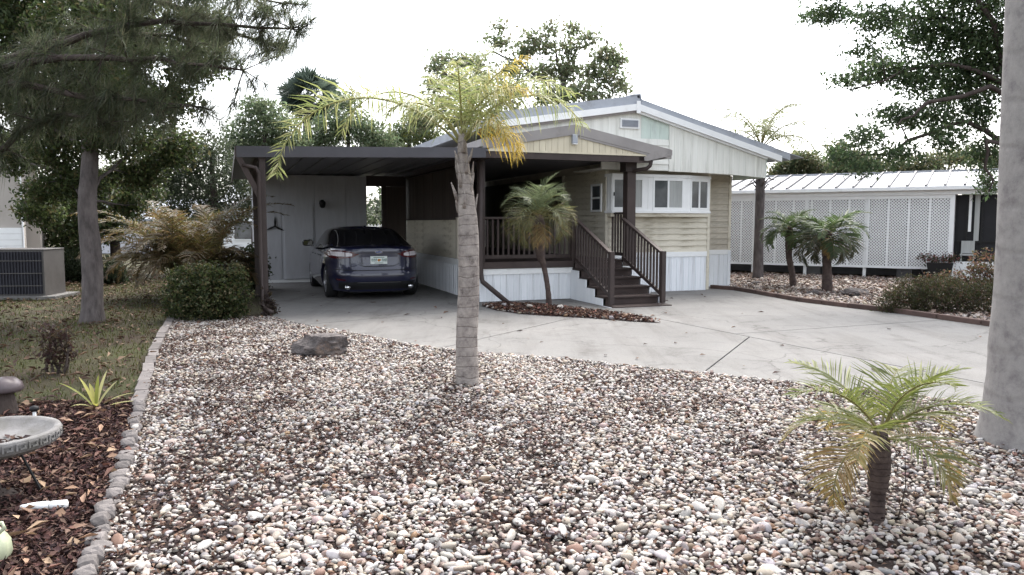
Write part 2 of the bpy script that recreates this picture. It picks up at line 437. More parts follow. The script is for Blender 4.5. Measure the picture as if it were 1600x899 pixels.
# island bed by the porch, bed by the neighbour, mulch bed on the left
island_poly = G((752, 481), (790, 478), (830, 480), (880, 485), (935, 491), (985, 498), (1032, 508), (990, 506), (930, 501), (860, 497), (815, 494), (775, 488))
island = tag(sheet('island_bed', island_poly, DZ + 0.006, M['mulch_base']), 'narrow mulch and pebble bed in front of the porch', None, None, 'structure')
side_poly = [p + Vector((0, 0.06)) for p in far_edge] + [Vector((16, 10)), Vector((16, 20)), Vector((12.4, 21.2)), Vector((6.9, 24.6)), W(7.3, 9).xy, W(7.2, 1.75).xy]
side_bed = tag(sheet('side_bed', side_poly, 0.006, M['soil']), 'leaf strewn gravel bed beside the white lattice', None, None, 'structure')
mulch_poly = G((-120, 660), (0, 640), (60, 634), (120, 632), (214, 628)) + edge_line[6:] + [Vector((-4.5, 1.6)), Vector((-6.5, 5.0))]
mulch = tag(sheet('mulch_bed', mulch_poly, -0.002, M['mulch_base']), 'dark red bark mulch bed around the bird bath', None, None, 'structure')

# ------------------------------------------------------------------ pebbles
def ico(sub, seed, rough=0.20):
    bm = bmesh.new(); bmesh.ops.create_icosphere(bm, subdivisions=sub, radius=1.0)
    r = np.random.default_rng(seed)
    dirs = r.normal(size=(5, 3)); ph = r.uniform(0, 6, 5)
    V = np.array([v.co[:] for v in bm.verts])
    d = 1 + rough * np.sin(V @ dirs.T * 1.3 + ph).sum(1) / 2
    V = V * d[:, None]
    for _ in range(4):                      # worn facets
        nrm = r.normal(size=3); nrm /= np.linalg.norm(nrm); h = V @ nrm; lim = r.uniform(0.62, 0.86)
        V = V - nrm[None] * (np.clip(h - lim, 0, None) * 0.85)[:, None]
    Fc = np.array([[v.index for v in f.verts] for f in bm.faces]); bm.free()
    return V, Fc
PEB_COLS = np.array([(0.74, 0.72, 0.69), (0.80, 0.79, 0.78), (0.66, 0.62, 0.56), (0.60, 0.52, 0.42), (0.52, 0.41, 0.34), (0.60, 0.46, 0.42), (0.40, 0.22, 0.13), (0.30, 0.28, 0.29), (0.62, 0.61, 0.66), (0.24, 0.15, 0.12)])
PEB_COLS = (PEB_COLS * 0.75 + PEB_COLS.mean(1, keepdims=True) * 0.25) * np.array([0.53, 0.50, 0.475])
PEB_P = np.array([0.20, 0.15, 0.15, 0.12, 0.10, 0.06, 0.05, 0.09, 0.05, 0.09])
def rot_xyz(rx, ry, rz):
    cx, sx, cy, sy, cz, sz = np.cos(rx), np.sin(rx), np.cos(ry), np.sin(ry), np.cos(rz), np.sin(rz)
    m = np.empty((len(rx), 3, 3))
    m[:, 0, 0] = cz*cy; m[:, 0, 1] = cz*sy*sx - sz*cx; m[:, 0, 2] = cz*sy*cx + sz*sx
    m[:, 1, 0] = sz*cy; m[:, 1, 1] = sz*sy*sx + cz*cx; m[:, 1, 2] = sz*sy*cx - cz*sx
    m[:, 2, 0] = -sy; m[:, 2, 1] = cy*sx; m[:, 2, 2] = cy*cx
    return m
def lump_noise(P, s, seed):
    r = np.random.default_rng(seed); k = r.normal(size=(6, 2)) * s; ph = r.uniform(0, 6.28, 6)
    return np.sin(P[:, :2] @ k.T + ph).sum(1) / 6
def pebble_set(P, z, size, seed):
    """returns parameters for pebbles at P"""
    r = np.random.default_rng(seed); n = len(P)
    s = size * np.exp(np.clip(r.normal(0, 0.36, n), -.8, .95)) / 2
    sx = s * r.uniform(1.05, 1.4, n); sy = s * r.uniform(0.62, 0.95, n); sz = s * r.uniform(0.42, 0.7, n)
    S = np.stack([sx, sy, sz], 1)
    Rm = rot_xyz(r.normal(0, 0.28, n), r.normal(0, 0.28, n), r.uniform(0, 6.28, n))
    zz = z + sz * r.uniform(0.0, 0.85, n)
    ci = r.choice(len(PEB_COLS), n, p=PEB_P / PEB_P.sum())
    C = PEB_COLS[ci] * r.uniform(0.85, 1.08, (n, 1)) + r.normal(0, 0.005, (n, 3))
    return np.column_stack([P[:, 0], P[:, 1], zz]), S, Rm, np.clip(C, 0.02, 0.85)
def pebble_mesh(name, T, S, Rm, C, sub):
    out_v, out_f, out_c = [], [], []; base = 0
    n = len(T); var = 12; grp = np.arange(n) % var
    for k in range(var):
        V, Fc = ico(sub, 100 + k, 0.22)
        ix = np.where(grp == k)[0]
        if not len(ix): continue
        A = V[None] * S[ix][:, None, :]
        A = np.einsum('nij,nvj->nvi', Rm[ix], A) + T[ix][:, None, :]
        nv = len(V)
        out_v.append(A.reshape(-1, 3))
        out_f.append((Fc[None] + (np.arange(len(ix)) * nv)[:, None, None] + base).reshape(-1, 3))
        out_c.append(np.repeat(C[ix], nv, 0)); base += len(ix) * nv
    return np_mesh(name, np.concatenate(out_v), np.concatenate(out_f), np.concatenate(out_c), smooth=True)
def scatter(poly, n, seed, xr=None, yr=None, margin_px=260):
    r = np.random.default_rng(seed)
    A = np.array([p[:2] for p in poly]); lo, hi = A.min(0), A.max(0)
    if xr: lo[0], hi[0] = max(lo[0], xr[0]), min(hi[0], xr[1])
    if yr: lo[1], hi[1] = max(lo[1], yr[0]), min(hi[1], yr[1])
    P = r.uniform(lo, hi, (n, 2)); P = P[in_poly(P, poly)]
    px = view_px(P); return P[(px > -margin_px) & (px < 1600 + margin_px)]
# jittered grid keeps an even spread
def grid_scatter(poly, step, seed, yr, margin_px=260):
    r = np.random.default_rng(seed)
    A = np.array([p[:2] for p in poly]); lo, hi = A.min(0), A.max(0)
    lo[1] = max(lo[1], yr[0]); hi[1] = min(hi[1], yr[1])
    gx, gy = np.meshgrid(np.arange(lo[0], hi[0], step), np.arange(lo[1], hi[1], step))
    P = np.stack([gx.ravel(), gy.ravel()], 1) + r.uniform(-0.5, 0.5, (gx.size, 2)) * step
    P = P[in_poly(P, poly)]; px = view_px(P)
    return P[(px > -margin_px) & (px < 1600 + margin_px)]
def spill(poly, d):                # let stones wander a little over the border
    return [Vector(p) for p in inset_poly(poly, -d)]
gp_spill = spill(gravel_poly, 0.05)
P = grid_scatter(gp_spill, 0.0255, 21, (2.55, 13.5))
rr = np.random.default_rng(5)
keep = rr.uniform(0, 1, len(P)) < np.clip(0.70 + 0.25 * lump_noise(P, 1.7, 3) + 0.30 * lump_noise(P, 5.0, 4), 0.42, 0.88)
P = P[keep]
mound = 0.012 + 0.03 * np.clip(lump_noise(P, 0.8, 9) + 0.3, 0, 1)
T, S, Rm, C = pebble_set(P, mound, 0.0290, 31)
d2 = T[:, 0]**2 + T[:, 1]**2
px = view_px(P); inview = (px > 0) & (px < 1600) & (T[:, 1] > 3.15)
score = np.where(inview, S[:, 0] * S[:, 1] / d2, 0)
order = np.argsort(-score)
single = order[:300]
rest = np.setdiff1d(np.arange(len(T)), single)
peb_meshes = []
for k in range(8):
    V, Fc = ico(2, 300 + k, 0.22); peb_meshes.append(np_mesh('pebble', V, Fc, smooth=True)); peb_meshes[-1].materials.append(M['pebble_one'])
for j, i in enumerate(single):
    o = bpy.data.objects.new('pebble', peb_meshes[j % 8]); col.objects.link(o); o.parent = gravel
    m3 = Matrix(Rm[i].tolist()).to_4x4()
    o.matrix_local = Matrix.Translation(T[i].tolist()) @ m3 @ Matrix.Diagonal((*S[i].tolist(), 1))
    o.color = (*C[i].tolist(), 1)
near = rest[T[rest, 1] < 4.3]; far = rest[T[rest, 1] >= 4.3]; print('pebbles', len(near), len(far))
o = link('small_pebbles', pebble_mesh('small_pebbles', T[near], S[near], Rm[near], C[near], 2), M['pebble'], gravel); o['kind'] = 'stuff'
o = link('far_pebbles', pebble_mesh('far_pebbles', T[far], S[far], Rm[far], C[far], 1), M['pebble'], gravel); o['kind'] = 'stuff'
P = grid_scatter(island_poly, 0.10, 22, (5, 30)); P = P[np.random.default_rng(1).uniform(0, 1, len(P)) < 0.8]
a = pebble_set(P, DZ + 0.012, 0.06, 32); o = link('bed_pebbles', pebble_mesh('bed_pebbles', *a, 1), M['pebble'], island); o['kind'] = 'stuff'
P = grid_scatter(side_poly, 0.07, 23, (8, 24)); P = P[np.random.default_rng(2).uniform(0, 1, len(P)) < 0.8]
a = pebble_set(P, 0.012, 0.065, 33); a = (a[0], a[1], a[2], a[3] * np.array([0.95, 0.90, 0.87]))
o = link('bed_pebbles', pebble_mesh('bed_pebbles', *a, 1), M['pebble'], side_bed); o['kind'] = 'stuff'

# ------------------------------------------------------------------ flat litter: leaves, chips, grass
def flakes(name, P, z, length, width, cols, seed, mat, parent=None, tilt=0.35, curl=0.15, zjit=0.0, kind='stuff'):
    r = np.random.default_rng(seed); n = len(P)
    L = length * np.exp(r.normal(0, 0.3, n)); Wd = width * np.exp(r.normal(0, 0.3, n))
    base = np.array([(-0.5, 0, 0), (-0.1, -0.5, curl), (0.5, 0, 0.02), (-0.1, 0.5, curl)])
    A = base[None] * np.stack([L, Wd, L], 1)[:, None, :]
    Rm = rot_xyz(r.normal(0, tilt, n), r.normal(0, tilt, n), r.uniform(0, 6.28, n))
    A = np.einsum('nij,nvj->nvi', Rm, A)
    zz = z + r.uniform(0, 1, n) * zjit
    A = A + np.column_stack([P[:, 0], P[:, 1], zz])[:, None, :]
    Fc = (np.array([[0, 1, 2], [0, 2, 3]])[None] + (np.arange(n) * 4)[:, None, None]).reshape(-1, 3)
    cc = np.array(cols)[r.integers(0, len(cols), n)] * r.uniform(0.7, 1.25, (n, 1))
    o = link(name, np_mesh(name, A.reshape(-1, 3), Fc, np.repeat(np.clip(cc, 0, 1), 4, 0)), mat, parent)
    if kind: o['kind'] = kind
    return o
LITTER = [(0.075, 0.042, 0.030), (0.105, 0.060, 0.042), (0.05, 0.029, 0.026), (0.15, 0.09, 0.06), (0.06, 0.036, 0.032)]
P = scatter(gravel_poly, 150000, 41, yr=(2.6, 13)); nz = lump_noise(P, 1.7, 3) + 0.5 * lump_noise(P, 5.0, 4)
P = P[np.random.default_rng(4).uniform(0, 1, len(P)) < np.clip(0.55 - 1.0 * nz, 0.2, 1)]
flakes('fallen_leaves', P, 0.016, 0.034, 0.016, [(0.040, 0.020, 0.017), (0.055, 0.028, 0.021), (0.026, 0.014, 0.014), (0.075, 0.036, 0.025), (0.032, 0.020, 0.019), (0.11, 0.065, 0.045)], 51, M['leaf_dry'], gravel, zjit=0.034)
P = scatter(side_poly, 26000, 42, yr=(8, 24))
flakes('fallen_leaves', P, 0.02, 0.06, 0.03, LITTER + [(0.20, 0.145, 0.11), (0.24, 0.18, 0.14), (0.15, 0.105, 0.085), (0.04, 0.028, 0.026)], 52, M['leaf_dry'], side_bed, zjit=0.05)
P = scatter(island_poly, 13000, 43); flakes('mulch_chips', P, DZ + 0.012, 0.06, 0.025, LITTER + [(0.16, 0.07, 0.055)], 53, M['chip'], island, zjit=0.05)
MULCH = [(0.056, 0.026, 0.024), (0.036, 0.018, 0.018), (0.080, 0.037, 0.031), (0.10, 0.058, 0.047), (0.025, 0.015, 0.016), (0.13, 0.085, 0.066)]
P = scatter(mulch_poly, 85000, 44, yr=(2.4, 7.5)); print('mulch', len(P))
flakes('mulch_chips', P, 0.004, 0.043, 0.017, MULCH, 54, M['chip'], mulch, tilt=0.45, zjit=0.045)
P = scatter(mulch_poly, 1500, 45, yr=(2.4, 7.5)); flakes('fallen_leaves', P, 0.03, 0.075, 0.034, [(0.22, 0.14, 0.10), (0.27, 0.17, 0.115), (0.17, 0.09, 0.07), (0.30, 0.21, 0.14)], 55, M['leaf_dry'], mulch, zjit=0.035)
P = scatter(drive_poly, 150, 46, yr=(6, 22)); flakes('fallen_leaves', P, DZ + 0.012, 0.08, 0.035, LITTER, 56, M['leaf_dry'], driveway, tilt=0.12)
lawn_poly = [p for p in edge_line[:6]] + [Vector(p) for p in G((214, 630), (120, 634), (60, 636), (0, 642), (-200, 665))] + [Vector((-13, 9)), Vector((-22, 30)), Vector((-6.2, 30)), W(-4.1, 12).xy, W(-4.3, 0).xy]
def grass(name, P, h, seed, cols, parent, wd=0.006):
    r = np.random.default_rng(seed); n = len(P)
    az = r.uniform(0, 6.28, n); lean = r.uniform(0.1, 0.8, n) * h; hh = h * r.uniform(0.5, 1.3, n)
    b = np.column_stack([P[:, 0], P[:, 1], np.zeros(n)])
    s = np.column_stack([np.cos(az + 1.57), np.sin(az + 1.57), np.zeros(n)]) * wd
    t = b + np.column_stack([np.cos(az) * lean, np.sin(az) * lean, hh])
    V = np.stack([b - s, b + s, t], 1).reshape(-1, 3)
    cc = np.array(cols)[r.integers(0, len(cols), n)] * r.uniform(0.7, 1.3, (n, 1))
    o = link(name, np_mesh(name, V, (np.arange(n*3)).reshape(-1, 3), np.repeat(np.clip(cc, 0, 1), 3, 0)), M['grass'], parent); o['kind'] = 'stuff'
    return o
GRASS = [(0.055, 0.068, 0.018), (0.072, 0.080, 0.024), (0.045, 0.055, 0.017), (0.085, 0.070, 0.032), (0.062, 0.045, 0.026)]
P = scatter(lawn_poly, 130000, 61, yr=(5.5, 24)); g2 = lump_noise(P, 1.1, 13); P = P[np.random.default_rng(8).uniform(0, 1, len(P)) < np.clip(0.62 + 0.9 * g2, 0.15, 1)]
print('grass', len(P))
grass('grass', P, 0.05, 62, GRASS, lawn, 0.007)
P = scatter(lawn_poly, 14000, 63, yr=(5.5, 24)); flakes('fallen_leaves', P, 0.012, 0.085, 0.04, [(0.06, 0.034, 0.022), (0.085, 0.05, 0.032), (0.045, 0.026, 0.022), (0.12, 0.075, 0.05), (0.16, 0.11, 0.075)], 57, M['leaf_dry'], lawn, tilt=0.3, zjit=0.04)

# ------------------------------------------------------------------ edging
ed = thing('garden_edging', 'row of scalloped concrete edging stones along the gravel bed', 'edging', (edge_line[6].x, edge_line[6].y, 0), 0, None, (edge_line[6].x, edge_line[6].y, 0))
def scallop(w, d, h):
    mb = MB(); n = 8
    prof = [(-w/2, 0), (-w/2, h*0.55)] + [(-w/2*math.cos(math.pi*k/n), h*0.55 + h*0.45*math.sin(math.pi*k/n)) for k in range(1, n)] + [(w/2, h*0.55), (w/2, 0)]
    L = len(prof); V = []
    for y, k in ((-d/2, .80), (-d/2 + .014, .95), (0, 1.0), (d/2 - .014, .95), (d/2, .80)):
        V += [(x*k + random.uniform(-.003, .003), y + random.uniform(-.003, .003), z*(.5 + .5*k) + random.uniform(-.003, .003)) for x, z in prof]
    Fs = [(i*L + j, i*L + j + 1, (i+1)*L + j + 1, (i+1)*L + j) for i in range(4) for j in range(L-1)] + [tuple(range(L)), tuple(range(5*L-1, 4*L-1, -1))]
    mb.add(V, Fs); me = mb.mesh('edging_stone'); bm = bmesh.new(); bm.from_mesh(me); bmesh.ops.recalc_face_normals(bm, faces=bm.faces[:]); bm.to_mesh(me); bm.free(); return me
sc_mesh = [scallop(*q) for q in ((0.105, 0.085, 0.115), (0.098, 0.09, 0.10), (0.11, 0.08, 0.12), (0.10, 0.095, 0.108), (0.092, 0.085, 0.112))]
for m_ in sc_mesh: m_.materials.append(M['edging'])
pv = MB().box(-0.24, 0.24, -0.055, 0.055, 0, 0.06).mesh('edging_paver'); pv.materials.append(M['edging'])
def walk(line, step):
    out = []; acc = 0
    for a, b in zip(line[:-1], line[1:]):
        L = (b - a).length; t = acc
        while t < L: out.append((a + (b - a) * (t / L), math.atan2((b - a).y, (b - a).x))); t += step
        acc = t - L
    return out
for i, (p, a) in enumerate(walk(edge_line[:6], 0.5)):
    o = link('edging_paver', pv, None, ed, (p.x - OFF[ed].x, p.y - OFF[ed].y, random.uniform(-0.012, 0.0))); o.rotation_euler = (random.uniform(-.06, .06), random.uniform(-.02, .02), a + random.uniform(-.05, .05))
for i, (p, a) in enumerate(walk(edge_line[5:], 0.108)):
    o = link('edging_stone', sc_mesh[(i * 7) % 5], None, ed, (p.x - OFF[ed].x + random.uniform(-.012, .012), p.y - OFF[ed].y, random.uniform(-0.055, -0.015)))
    o.rotation_euler = (random.uniform(-.22, .22), random.uniform(-.1, .1), a + random.uniform(-.12, .12))
te = thing('timber_edging', 'low dark brown edging along the far side of the driveway', 'edging', (far_edge[3].x, far_edge[3].y, 0), 0, None, (far_edge[3].x, far_edge[3].y, 0))
for a, b in zip(far_edge[:-1], far_edge[1:]):
    n_ = max(1, int((b - a).length / 0.6))
    for k in range(n_):
        p, q = a + (b - a) * (k / n_), a + (b - a) * ((k + 0.97) / n_)
        MB().beam((p.x, p.y + .05, 0.05), (q.x, q.y + .05, 0.05 + random.uniform(-.006, .006)), 0.10, 0.13).build('edging_block', M['timber_edge'], te, bevel=0.012)

# ------------------------------------------------------------------ main mobile home (house coordinates u right, v back, z up)
home = house_thing('mobile_home', 'beige lap sided mobile home with low gable roof and white bay window', 'house', 4.5, 3.0)
FL = 0.93
def lap_boards(parent, axis, fixed, a0, a1, z0, z1, pitch, mat, out=-1, name='siding_board', ramp_top=None):
    """horizontal lap boards; axis 'u' (wall faces v) or 'v' (wall faces u); out = side the boards face"""
    off = OFF[parent]; n = max(1, round((z1 - z0) / pitch)); pitch = (z1 - z0) / n
    mb = MB(); t0, t1 = 0.004, 0.030
    L = a1 - a0
    if axis == 'u':
        mb.hexa([(0, out*t1, 0), (L, out*t1, 0), (L, 0, 0), (0, 0, 0)], [(0, out*t0, pitch), (L, out*t0, pitch), (L, 0, pitch), (0, 0, pitch)])
    else:
        mb.hexa([(out*t1, 0, 0), (out*t1, L, 0), (0, L, 0), (0, 0, 0)], [(out*t0, 0, pitch), (out*t0, L, pitch), (0, L, pitch), (0, 0, pitch)])
    me = mb.mesh(name); me.materials.append(mat)
    bm = bmesh.new(); bm.from_mesh(me); bmesh.ops.recalc_face_normals(bm, faces=bm.faces[:]); bm.to_mesh(me); bm.free()
    for k in range(n):
        p = (a0, fixed, z0 + k*pitch) if axis == 'u' else (fixed, a0, z0 + k*pitch)
        link(name, me, None, parent, Vector(p) - off)
def skirt_panels(parent, axis, fixed, a0, a1, z0, z1, w=0.30, out=-1, mat=None, band=0.11, name='skirting_panel'):
    off = OFF[parent]; n = max(1, round((a1 - a0) / w)); w = (a1 - a0) / n
    zt = z1 - band
    prof = [(0, 0), (0.06, 0.0), (0.10, 0.012), (0.16, 0.012), (0.20, 0), (0.50, 0), (0.54, 0.012), (0.60, 0.012), (0.64, 0), (0.985, 0), (1.0, -0.008)]
    V = []; Fs = []
    for i, (s, d) in enumerate(prof):
        for z in (0, zt - z0):
            V.append((s*w, out*(0.012 + d), z) if axis == 'u' else (out*(0.012 + d), s*w, z))
    for i in range(len(prof) - 1): Fs.append((2*i, 2*i+2, 2*i+3, 2*i+1))
    me = bpy.data.meshes.new(name); me.from_pydata(V, [], Fs); me.update(); me.materials.append(mat or M['skirt'])
    for k in range(n):
        p = (a0 + k*w, fixed, z0) if axis == 'u' else (fixed, a0 + k*w, z0)
        link(name, me, None, parent, Vector(p) - off)
    if band:
        mb = MB(); o1, o2 = sorted((0.0, out*0.034))
        if axis == 'u': mb.box(a0, a1, fixed+o1, fixed+o2, zt - 0.004, z1)
        else: mb.box(fixed+o1, fixed+o2, a0, a1, zt - 0.004, z1)
        mb.build('skirting_cap', M['white'], parent, bevel=0.004)

# solid core walls behind the boards
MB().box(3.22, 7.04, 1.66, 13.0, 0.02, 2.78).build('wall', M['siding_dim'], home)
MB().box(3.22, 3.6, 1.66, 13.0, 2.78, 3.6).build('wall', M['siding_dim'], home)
MB().box(3.22, 5.86, 0.86, 1.66, 0.02, 2.78).build('wall', M['siding'], home)
# front wall under the bay, wall above it
lap_boards(home, 'u', 0.86, 3.26, 5.83, FL, 1.75, 0.137, M['siding'])
MB().box(3.22, 5.88, 0.835, 0.86, 2.60, 2.78).build('header_board', M['siding_dim'], home)
skirt_panels(home, 'u', 0.86, 3.24, 5.84, 0.03, FL, 0.32)
# recessed right part
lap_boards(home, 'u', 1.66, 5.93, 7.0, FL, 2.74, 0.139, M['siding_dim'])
skirt_panels(home, 'u', 1.66, 5.9, 7.02, 0.03, FL, 0.30)
skirt_panels(home, 'v', 7.04, 1.7, 13.0, 0.0, FL, 0.45, out=1)
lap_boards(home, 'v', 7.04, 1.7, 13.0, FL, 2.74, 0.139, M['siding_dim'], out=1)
# left wall facing the porch
lap_boards(home, 'v', 3.22, 0.9, 3.12, 0.82, 2.72, 0.139, M['siding'], out=-1)
for v0 in np.arange(3.2, 9.9, 0.42):
    MB().box(3.19, 3.219, v0 + 0.004, v0 + 0.416, 1.68, 2.74).build('wall_board', M['brown_board'], home)
for (u0, u1, v0, v1, z0, z1) in [(5.83, 5.90, 0.825, 0.90, 0.04, 2.74), (3.185, 3.255, 0.825, 0.895, 0.82, 2.74), (6.995, 7.068, 1.625, 1.70, FL - 0.01, 2.74), (3.185, 3.222, 3.10, 3.19, 0.82, 2.74)]:
    MB().box(u0, u1, v0, v1, z0, z1).build('corner_trim', M['siding'], home, bevel=0.004)
MB().box(6.99, 7.075, 1.618, 1.705, 0.0, FL - 0.012).build('skirting_corner', M['skirt'], home)

lap_boards(home, 'v', 3.22, 3.2, 10.0, 0.82, 1.66, 0.14, M['siding'], out=-1)
# small side window on the porch wall
def window_v(parent, u, v0, v1, z0, z1, out=-1):
    w = MB()
    t = 0.045; a, b = sorted((u + out*0.02, u + out*0.055))
    w.box(a, b, v0, v1, z0, z0+t); w.box(a, b, v0, v1, z1-t, z1); w.box(a, b, v0, v0+t, z0+t, z1-t); w.box(a, b, v1-t, v1, z0+t, z1-t)
    zm = (z0+z1)/2; w.box(a+0.004, b-0.004, v0+t, v1-t, zm-0.02, zm+0.02)
    o = w.build('window', M['white'], parent)
    for (za, zb) in ((z0+t, zm-0.02), (zm+0.02, z1-t)):
        MB().box(u + out*0.030, u + out*0.034, v0+t, v1-t, za, zb).build('pane', M['glass'], o, root=parent)
window_v(home, 3.21, 1.0, 1.52, 1.84, 2.46)

# bay window: flat middle, angled ends
bay_pts = [(3.20, 0.84), (3.22, 0.62), (5.15, 0.62), (5.88, 0.825)]
bz0, bz1 = 1.86, 2.60
def bay_ring(z0, z1, grow, name, mat):
    P_ = [(p[0] + (grow if i == 3 else (-grow if i == 0 else 0)), p[1] - (grow if i in (1, 2) else 0)) for i, p in enumerate(bay_pts)]
    return MB().prism([P_[0], P_[1], P_[2], P_[3], (P_[3][0], 0.858), (P_[0][0], 0.858)], z0, z1).build(name, mat, home)
MB().prism([(bay_pts[0][0]+.02, .857), (bay_pts[1][0], bay_pts[1][1]+.05), (bay_pts[2][0], bay_pts[2][1]+.05), (bay_pts[3][0]-.03, .857)], bz0+.02, bz1-.02).build('bay_core', M['white'], home)
bay_ring(bz0 - 0.05, bz0, 0.03, 'bay_sill', M['white'])
bay_ring(bz0 - 0.13, bz0 - 0.052, -0.02, 'bay_apron', M['siding'])
bay_ring(bz1, bz1 + 0.06, 0.03, 'bay_head', M['white'])
def bay_face(p, q, segs):
    p, q = Vector((*p, 0)), Vector((*q, 0)); L = (q - p).length; d = (q - p) / L; nrm = Vector((d.y, -d.x, 0))
    def bx(s0, s1, z0, z1, d0, d1, name, mat, parent):
        a = [p + d*s0 + nrm*d1, p + d*s1 + nrm*d1, p + d*s1 + nrm*d0, p + d*s0 + nrm*d0]
        return MB().hexa([(k.x, k.y, z0) for k in a], [(k.x, k.y, z1) for k in a]).build(name, mat, parent, root=home)
    for kind, s0, s1 in segs:
        if kind == 'panel':
            bx(s0, s1, bz0, bz1, -0.045, 0.0, 'bay_panel', M['white'], home)
            if s1 - s0 > 0.15:
                bx(s0 + (s1-s0)*0.48, s0 + (s1-s0)*0.52, bz0 + 0.02, bz1 - 0.02, 0.0, 0.006, 'batten', M['white'], home)
        else:
            m = MB(); t = 0.04
            def q4(a0, a1, z0, z1, d0=-0.03, d1=0.012):
                a = [p + d*a0 + nrm*d1, p + d*a1 + nrm*d1, p + d*a1 + nrm*d0, p + d*a0 + nrm*d0]
                m.hexa([(k.x, k.y, z0) for k in a], [(k.x, k.y, z1) for k in a])
            sm = (s0 + s1) / 2
            q4(s0, s1, bz0, bz0 + 0.075); q4(s0, s1, bz1 - 0.07, bz1); q4(s0, s0 + t, bz0 + .075, bz1 - .07); q4(s1 - t, s1, bz0 + .075, bz1 - .07); q4(sm - 0.022, sm + 0.022, bz0 + .075, bz1 - .07, -0.03, 0.008)
            w = m.build('window', M['white'], home)
            bx(s0 + t, sm - .022, bz0 + .075, bz1 - .07, -0.02, -0.012, 'pane', M['glass'], w)
            bx(sm + .022, s1 - t, bz0 + .075, bz1 - .07, -0.014, -0.006, 'pane', M['curtain'] if kind == 'blind' else M['glass'], w)
bay_face(bay_pts[0], bay_pts[1], [('panel', 0.0, 0.22)])
bay_face(bay_pts[1], bay_pts[2], [('panel', 0.0, 0.03), ('blind', 0.03, 0.79), ('panel', 0.79, 1.03), ('blind', 1.03, 1.82), ('panel', 1.82, 1.93)])
bay_face(bay_pts[2], bay_pts[3], [('panel', 0.0, 0.09), ('window', 0.09, 0.70), ('panel', 0.70, 0.757)])
MB().tube([(3.275, 0.60, 2.18), (3.275, 0.60, 2.26)], 0.012).build('latch', M['black'], home)

# gable front: hanging panels at v = 0.45, roof slabs and fascias
RU, RZ = 3.70, 4.02                         # ridge, underside of fascia
def roof_z(u): return RZ - (RU - u) * 0.158 if u < RU else RZ - (u - RU) * 0.262
GV = 0.46
def gable_piece(u0, u1, zb0, zb1, name, mat, v=GV, th=0.03, n=1, top_drop=0.02):
    ua = [u0 + (u1-u0)*k/n for k in range(n+1)]
    for a, b in zip(ua[:-1], ua[1:]):
        g = 0.0015
        a2, b2 = a + g, b - g
        za = zb0 + (zb1-zb0)*(a-u0)/(u1-u0); zb = zb0 + (zb1-zb0)*(b-u0)/(u1-u0)
        pts = [(a2, v, za), (b2, v, zb), (b2, v, roof_z(b2) - top_drop)]
        if a2 < RU < b2: pts.append((RU, v, RZ - top_drop))
        pts.append((a2, v, roof_z(a2) - top_drop))
        MB().slab(pts, (0, th, 0)).build(name, mat, home)
# right hanging panel with shallow ribs, bottom bows down to the right
seg = [(4.55, 2.725), (4.97, 2.72), (5.40, 2.712), (5.83, 2.70), (6.26, 2.685), (6.70, 2.66), (7.14, 2.63)]
for (a, za), (b, zb) in zip(seg[:-1], seg[1:]):
    gable_piece(a, b, za, zb, 'gable_panel', M['gable_white'])
    for k in (0.35, 0.75):
        um = a + (b-a)*k; zm = za + (zb-za)*k
        MB().slab([(um-.018, GV-.008, zm+.01), (um+.018, GV-.008, zm+.01), (um+.018, GV-.008, roof_z(um+.018)-.03), (um-.018, GV-.008, roof_z(um-.018)-.03)], (0, .0075, 0)).build('rib', M['gable_white'], home)
MB().slab([(7.142, GV+.005, 2.63), (7.142, GV+1.25, 2.63), (7.142, GV+1.25, roof_z(7.14)-.02), (7.142, GV+.005, roof_z(7.14)-.02)], (.028, 0, 0)).build('gable_return', M['gable_mint'], home)
# left: mint panel around the vent, white lap boards below
gable_piece(0.66, 3.86, 3.42, 3.42, 'gable_panel', M['gable_white'], v=GV + 0.03, n=16)
gable_piece(3.86, 4.548, 3.42, 3.42, 'gable_panel', M['gable_mint'], v=GV + 0.03, n=3)
for k in range(5):
    z0 = 2.74 + 0.136*k
    MB().hexa([(2.9, GV+.004, z0), (4.545, GV+.004, z0), (4.545, GV+.055, z0), (2.9, GV+.055, z0)], [(2.9, GV+.022, z0+.134), (4.545, GV+.022, z0+.134), (4.545, GV+.055, z0+.134), (2.9, GV+.055, z0+.134)]).build('gable_board', M['gable_white'], home)
# white patch round the vent, vent with louvres
vent = MB().box(3.33, 3.79, GV - 0.012, GV + 0.027, 3.615, 3.83).build('gable_vent', M['white'], home, bevel=0.006)
MB().box(3.365, 3.755, GV - 0.02, GV - 0.0125, 3.65, 3.795).build('vent_opening', M['roof_grey'], vent, root=home)
for k in range(5):
    z0 = 3.656 + k*0.028
    MB().hexa([(3.37, GV-.034, z0), (3.75, GV-.034, z0), (3.75, GV-.021, z0+.012), (3.37, GV-.021, z0+.012)], [(3.37, GV-.034, z0+.004), (3.75, GV-.034, z0+.004), (3.75, GV-.021, z0+.018), (3.37, GV-.021, z0+.018)]).build('louvre', M['roof_grey'], vent, root=home)
# soffit closing the underside
MB().box(2.9, 7.13, GV + 0.06, 1.9, 2.755, 2.775).build('soffit', M['gable_white'], home)
